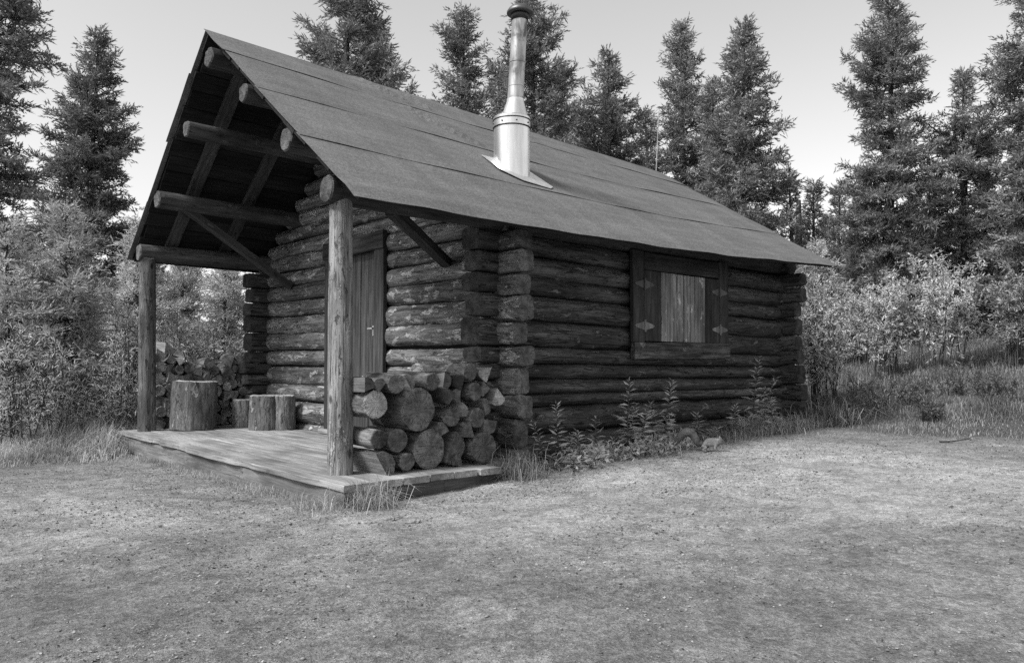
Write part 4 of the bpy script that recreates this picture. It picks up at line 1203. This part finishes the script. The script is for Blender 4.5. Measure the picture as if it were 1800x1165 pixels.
# fireweed stalks along the window wall
def fireweed(x, y, H, seed, lab, nl=46, lean=(0, 0), ll=0.16):
    rs = np.random.RandomState(seed)
    z0 = float(gz(x, y)) - 0.02
    paths, radii, P, D, Ls = [], [], [], [], []
    for st in range(3):
        h = H * (1.0 if st == 0 else rs.uniform(0.4, 0.75)); az = rs.uniform(0, 6.28); o = 0.03 + 0.07 * (st > 0)
        s = np.linspace(0, 1, 7)
        ln = np.array(lean) + (0 if st == 0 else 1) * np.array([math.cos(az), math.sin(az)]) * 0.10
        pts = np.stack([math.cos(az) * o * (st > 0) + ln[0] * s ** 1.6 + 0.01 * np.sin(6 * s + az), math.sin(az) * o * (st > 0) + ln[1] * s ** 1.6, h * s], 1)
        paths.append(pts); radii.append(0.005 * (1 - 0.75 * s))
        m = int(nl * (1 if st == 0 else 0.7))
        q = np.linspace(0.08, 0.98, m)
        a = np.arange(m) * 2.4 + az
        P.append(np.stack([np.interp(q, s, pts[:, i]) for i in range(3)], 1))
        D.append(np.stack([np.cos(a), np.sin(a), 0.75 - 1.15 * (1 - q) + rs.normal(0, 0.2, m)], 1))
        Ls.append(ll * (1.15 - 0.75 * q) * rs.uniform(0.7, 1.2, m))
    P = np.concatenate(P); D = np.concatenate(D); Ls = np.concatenate(Ls)
    V, F = leaves(P, D, Ls, Ls * 0.21, rs)
    tv, tf = tubes(paths, radii, 5)
    o = empty('fireweed_plant', (x, y, z0))
    for me, nm in ((mesh_np('stems', tv, tf, M['stem'], True), 'stems'), (mesh_np('leaves', V, F, M['fireweed']), 'leaf_cluster')):
        c = bpy.data.objects.new(nm, me); col.objects.link(c); c.parent = o
    tag(o, lab, 'plant', 'fireweed along the window wall')
fireweed(2.98, 0.16, 0.68, 1, 'upright fireweed stalk left of the window, midway along the wall', lean=(0.02, 0))
fireweed(3.42, 0.08, 0.66, 2, 'bushy fireweed below the left window hinges', 56, lean=(0.12, 0))
fireweed(3.95, 0.08, 0.30, 3, 'short fireweed below the middle of the window sill', 40)
fireweed(5.00, 0.10, 0.86, 4, 'tallest fireweed stalk, right of the window, its tip bent over', 56, lean=(0.16, -0.02), ll=0.17)
fireweed(1.95, 0.02, 0.55, 5, 'fireweed with drooping pale leaves at the near cabin corner', 48, lean=(-0.04, 0), ll=0.12)
fireweed(2.10, -0.05, 0.30, 6, 'short leafy fireweed in front of the near cabin corner', 50)
fireweed(2.55, 0.16, 0.36, 7, 'thin low fireweed between the corner and the upright stalk', 30)
fireweed(5.35, 0.06, 0.40, 8, 'low fireweed amid the grass near the rear cabin corner', 50)
fireweed(4.72, 0.12, 0.34, 9, 'low fireweed under the right end of the window sill', 40)
# low broad-leaved ground cover at the wall foot
rs = np.random.RandomState(31)
n = 1700
X = rs.uniform(1.9, 3.7, n); Y = 0.02 - np.abs(rs.normal(0, 0.10, n)) - 0.03 * np.sin(5 * X)
kp = (rs.uniform(size=n) < 0.4 + 0.6 * np.sin(4.3 * X + 1) ** 2)
X, Y = X[kp], Y[kp]; n = len(X)
P = np.stack([X, Y, gz(X, Y) + rs.uniform(0.01, 0.15, n) * np.clip(1.0 + (Y - 0.0) * 2.2, 0.25, 1)], 1)
D = rs.normal(0, 1, (n, 3)) + np.array([0.1, -0.4, 0.15])
V, F = leaves(P, D, 0.055 * rs.uniform(0.6, 1.3, n), 0.024 * rs.uniform(0.7, 1.2, n), rs)
tag(link('ground_cover', mesh_np('ground_cover', V, F, M['shrub'])), 'low broad-leaved weeds at the foot of the window wall', 'weeds', None, 'stuff')

# ------------------------------------------------------------------ litter on the ground
rs = np.random.RandomState(51)
n = 26000
d = 1.6 + 8.5 * rs.uniform(size=n) ** 0.9; px = rs.uniform(-150, 1950, n)
lat = (px - 900) / 1330.0 * d
X = CAM.x + FW.x * d + RT.x * lat; Y = CAM.y + FW.y * d + RT.y * lat
kp = (soil_mask(X, Y) < 0.5) & ~((X > 0.02) & (X < 6.6) & (Y > 0.05)) & (np.sin(1.9 * X + 0.7 * Y) * np.sin(2.3 * Y - X) + rs.uniform(-1.2, 1, n) > -0.4)
X, Y = X[kp], Y[kp]; n = len(X)
sz = 0.0024 + 0.0060 * rs.uniform(size=n) ** 9
octa = np.array([[1, 0, 0], [0, 1, 0], [-1, 0, 0], [0, -1, 0], [0, 0, 0.6], [0, 0, -0.6]], float)
V = octa[None] * rs.uniform(0.6, 1.3, (n, 6, 1)) * sz[:, None, None] * np.array([1.2, 1, 1])
a = rs.uniform(0, 6.28, n); ca, sa = np.cos(a)[:, None], np.sin(a)[:, None]
V = np.stack([V[..., 0] * ca - V[..., 1] * sa, V[..., 0] * sa + V[..., 1] * ca, V[..., 2]], -1)
V = V + np.stack([X, Y, gz(X, Y) + 0.010 * vnoise(X * 2.1, Y * 2.1, 1) + 0.007 * vnoise(X * 5.3, Y * 5.3, 2) + 0.0045 * vnoise(X * 13, Y * 13, 3) + sz * 0.25], 1)[:, None, :]
fo = np.array([[0, 1, 4], [1, 2, 4], [2, 3, 4], [3, 0, 4], [1, 0, 5], [2, 1, 5], [3, 2, 5], [0, 3, 5]])
F = (fo[None] + (np.arange(n) * 6)[:, None, None]).reshape(-1, 3)
tag(link('gravel', mesh_np('gravel', V.reshape(-1, 3), F, M['stone'])), 'small pebbles and chips strewn over the dirt clearing', 'gravel', None, 'stuff')

rs = np.random.RandomState(61)
n = 170000
d = 1.5 + 8.0 * rs.uniform(size=n) ** 1.1; px = rs.uniform(-150, 1950, n)
lat = (px - 900) / 1330.0 * d
X = CAM.x + FW.x * d + RT.x * lat; Y = CAM.y + FW.y * d + RT.y * lat
cl = vnoise(X * 1.7, Y * 1.7, 11) + 0.7 * vnoise(X * 4.5, Y * 4.5, 12) + 0.5 * vnoise(X * 11, Y * 11, 13)
edge = np.exp(-np.abs(Y + 0.35) / 0.35) * (X > 0.2) + np.exp(-np.abs(X + 0.25) / 0.25) * (Y > -0.3) * (Y < 5)
kp = (soil_mask(X, Y) < 0.6) & ~((X > 0.02) & (X < 6.6) & (Y > 0.05)) & (cl + 1.5 * edge + rs.uniform(-0.9, 0.9, n) > 0.35)
X, Y = X[kp], Y[kp]; n = len(X)
sz = (0.0034 + 0.0085 * rs.uniform(size=n) ** 4) * (0.6 + 0.4 * smooth01(1.5, 5, d[kp]))
a = rs.uniform(0, 6.28, n); el = rs.uniform(0.35, 1.0, n)
t1 = np.stack([np.cos(a), np.sin(a), rs.normal(0, 0.28, n)], 1) * sz[:, None]; t2 = np.stack([-np.sin(a), np.cos(a), rs.normal(0, 0.35, n)], 1) * (sz * el)[:, None]
c0 = np.stack([X, Y, gz(X, Y) + 0.010 * vnoise(X * 2.1, Y * 2.1, 1) + 0.007 * vnoise(X * 5.3, Y * 5.3, 2) + 0.0045 * vnoise(X * 13, Y * 13, 3) + 0.003], 1)
V = np.stack([c0 - t1, c0 - t2 * 0.8 + t1 * 0.1, c0 + t1, c0 + t2], 1).reshape(-1, 3)
i = np.arange(n) * 4
F = np.concatenate([np.stack([i, i + 1, i + 2], 1), np.stack([i, i + 2, i + 3], 1)])
M['litter'] = leaf_mat('leaf_and_bark_litter', 0.03, 0.36, 0.1, 0.9)
tag(link('leaf_litter', mesh_np('leaf_litter', V, F, M['litter'])), 'dry leaf flakes and bark crumbs strewn in patches over the dirt', 'litter', None, 'stuff')

def stone(x, y, r, seed, lab):
    rg = random.Random(seed)
    V, Fc = [], []
    for i in range(5):
        th = math.pi * (i + 0.5) / 5
        for q in range(9):
            a_ = q * 6.283 / 9; rr_ = r * rg.uniform(0.75, 1.2)
            V.append((rr_ * math.sin(th) * math.cos(a_) * 1.25, rr_ * math.sin(th) * math.sin(a_), rr_ * math.cos(th) * 0.55))
    for i in range(4):
        for q in range(9): Fc.append((i * 9 + q, (i + 1) * 9 + q, (i + 1) * 9 + (q + 1) % 9, i * 9 + (q + 1) % 9))
    Fc.append(tuple(range(9))[::-1]); Fc.append(tuple(36 + q for q in range(9)))
    o = link('stone', mesh_py('stone', V, [f[::-1] for f in Fc], M['stone']), None, Matrix.Translation((x, y, float(gz(x, y)) + r * 0.3)))
    tag(o, lab, 'stone')
stone(-0.02, -0.80, 0.030, 1, 'larger pale stone on the dirt in front of the deck corner')
stone(-0.04, -0.60, 0.026, 2, 'pale stone nearest the grass tussock at the deck corner')
stone(0.12, -0.74, 0.018, 3, 'smallest of the three pale stones near the deck corner')
# twig on the dirt at the right
tp = [(5.12, -1.70), (5.18, -1.77), (5.27, -1.79), (5.33, -1.87), (5.38, -1.88)]
pts = np.array([(x, y, float(gz(x, y)) + 0.012 + 0.02 * (i == 3)) for i, (x, y) in enumerate(tp)])
tv, tf = tubes([pts], [np.array([0.008, 0.007, 0.006, 0.005, 0.003])], 6)
tag(link('twig', mesh_np('twig', tv, tf, M['trunk'], True)), 'bent dark twig lying on the dirt at the right', 'twig')
# fallen branch leaning in the left undergrowth
x0, y0 = at(132, 8.3); x1, y1 = at(178, 8.1)
z0_ = 0.75 + (638 - 602) / 1330 * 7.9; z1_ = 0.75 + (638 - 655) / 1330 * 7.6
tag(log('fallen_branch', None, (x1, y1, z1_), (x0, y0, z0_), 0.013, 0.008, 5, [M['trunk'], M['trunk']], seg=7, rough=0.1), 'bare fallen branch slanting through the shrubs left of the porch', 'branch')

# ------------------------------------------------------------------ squirrel on the dirt below the window
def skin_obj(name, verts, edges, radii, mat, parent, Mx, root=0, sub=2):
    me = bpy.data.meshes.new(name); me.from_pydata(verts, edges, []); me.materials.append(mat)
    o = link(name, me, parent, Mx)
    md = o.modifiers.new('skin', 'SKIN'); md.use_smooth_shade = True; md.branch_smoothing = 0.6
    sv = me.skin_vertices[0].data if me.skin_vertices else None
    if sv is None:
        bpy.context.view_layer.objects.active = o
        me.update(); sv = me.skin_vertices[0].data
    for v, r in zip(sv, radii): v.radius = (r[0], r[1]) if isinstance(r, tuple) else (r, r)
    for v in sv: v.use_root = False
    sv[root].use_root = True
    ms = o.modifiers.new('subd', 'SUBSURF'); ms.levels = sub; ms.render_levels = sub
    return o
def fur_mat(name, lo, hi):
    m, nt, b = new_mat(name, 0.85, 0.1); n = N(nt)
    f = n.noise(n.co((60, 200, 200)), 1.5, 3, 0.6)
    g = n.noise(n.co((1, 1, 1)), 14, 3, 0.6)
    v = n.math('MULTIPLY', n.ramp(f, 0.3, 0.7, lo, hi), n.ramp(g, 0.35, 0.65, 0.75, 1.2))
    nt.links.new(n.grey(v), b.inputs['Base Color'])
    nt.links.new(n.bump(f, 0.5, 0.003), b.inputs['Normal'])
    return m
FUR, FURT = fur_mat('squirrel_fur', 0.11, 0.27), fur_mat('squirrel_tail_fur', 0.06, 0.17)
SQ = (3.40, -0.33)
Ms = Matrix.Translation((SQ[0], SQ[1], float(gz(*SQ)) + 0.004)) @ Matrix.Rotation(R(-58), 4, 'Z') @ Matrix.Scale(1.0, 4)
sq = tag(empty('squirrel', (0, 0, 0)), 'grey squirrel with arched bushy tail crouching on the dirt below the window', 'squirrel')
sq.matrix_basis = Ms; W[sq] = Ms
sv = [(0, 0, 0.066), (0.050, 0, 0.090), (0.105, 0, 0.080), (0.140, 0, 0.086), (0.168, 0, 0.088), (0.204, 0, 0.074)]
sr = [(0.052, 0.056), (0.050, 0.052), (0.042, 0.044), 0.031, (0.031, 0.032), 0.013]
se = [(0, 1), (1, 2), (2, 3), (3, 4), (4, 5)]
for sg in (-1, 1):
    o = len(sv)
    sv += [(0.010, sg * 0.034, 0.046), (0.044, sg * 0.046, 0.034), (0.006, sg * 0.048, 0.013), (0.044, sg * 0.050, 0.006)]
    sr += [0.030, 0.019, 0.009, 0.007]
    se += [(0, o), (o, o + 1), (o + 1, o + 2), (o + 2, o + 3)]
    o = len(sv)
    sv += [(0.122, sg * 0.026, 0.052), (0.112, sg * 0.034, 0.030), (0.130, sg * 0.034, 0.010), (0.144, sg * 0.034, 0.005)]
    sr += [0.018, 0.011, 0.007, 0.006]
    se += [(2, o), (o, o + 1), (o + 1, o + 2), (o + 2, o + 3)]
    o = len(sv)
    sv += [(0.158, sg * 0.022, 0.116), (0.152, sg * 0.026, 0.136)]
    sr += [0.010, 0.004]
    se += [(4, o), (o, o + 1)]
skin_obj('body', sv, se, sr, FUR, sq, Ms)
tp = np.array([(0.005, 0, 0.060), (-0.035, 0, 0.068), (-0.056, 0, 0.115), (-0.085, 0, 0.155), (-0.125, 0, 0.168), (-0.165, 0, 0.145), (-0.20, 0, 0.105), (-0.225, 0, 0.065), (-0.235, 0, 0.035)])
tt = np.linspace(0, 1, 30); tq = np.stack([np.interp(tt, np.linspace(0, 1, 9), tp[:, i]) for i in range(3)], 1)
trd = 0.018 + 0.020 * np.sin(np.pi * np.clip(tt * 1.05, 0, 1)) ** 0.7
tv, tf = tubes([tq], [trd], 10)
rs = np.random.RandomState(8)
nh = 1500
q = rs.uniform(0.02, 1, nh); base_ = np.stack([np.interp(q, tt, tq[:, i]) for i in range(3)], 1)
tan_ = unit(np.stack([np.interp(q, tt, np.gradient(tq[:, i])) for i in range(3)], 1))
rad_ = rs.normal(size=(nh, 3)); rad_ = unit(rad_ - tan_ * np.sum(rad_ * tan_, 1, keepdims=True))
hd = unit(tan_ * 0.9 + rad_ * 0.8); rl = np.interp(q, tt, trd)
b0 = base_ + rad_ * (rl * 0.7)[:, None]; s_ = unit(np.cross(hd, rad_)) * 0.0016
hv = np.stack([b0 - s_, b0 + s_, b0 + hd * (0.032 * rs.uniform(0.6, 1.2, nh))[:, None]], 1).reshape(-1, 3)
me = mesh_np('tail', np.concatenate([tv, hv]), np.concatenate([tf, tri_index(nh) + len(tv)]), FURT)
link('tail', me, sq, Ms)
EYE, _nt, _b = new_mat('eye_gloss', 0.15, 0.6); _b.inputs['Base Color'].default_value = (0.01, 0.01, 0.01, 1)
for sg in (-1, 1):
    V = []; Fc = []
    for i in range(5):
        th = math.pi * (i + 0.5) / 5
        for k_ in range(8): V.append((0.0055 * math.sin(th) * math.cos(k_ * 0.785), 0.0055 * math.sin(th) * math.sin(k_ * 0.785), 0.0055 * math.cos(th)))
    for i in range(4):
        for k_ in range(8): Fc.append((i * 8 + k_, (i + 1) * 8 + k_, (i + 1) * 8 + (k_ + 1) % 8, i * 8 + (k_ + 1) % 8))
    Fc.append(tuple(range(8))); Fc.append(tuple(32 + k_ for k_ in range(8))[::-1])
    link('eye', mesh_py('eye', V, Fc, EYE, None, True), sq, Ms @ Matrix.Translation((0.180, sg * 0.028, 0.097)))
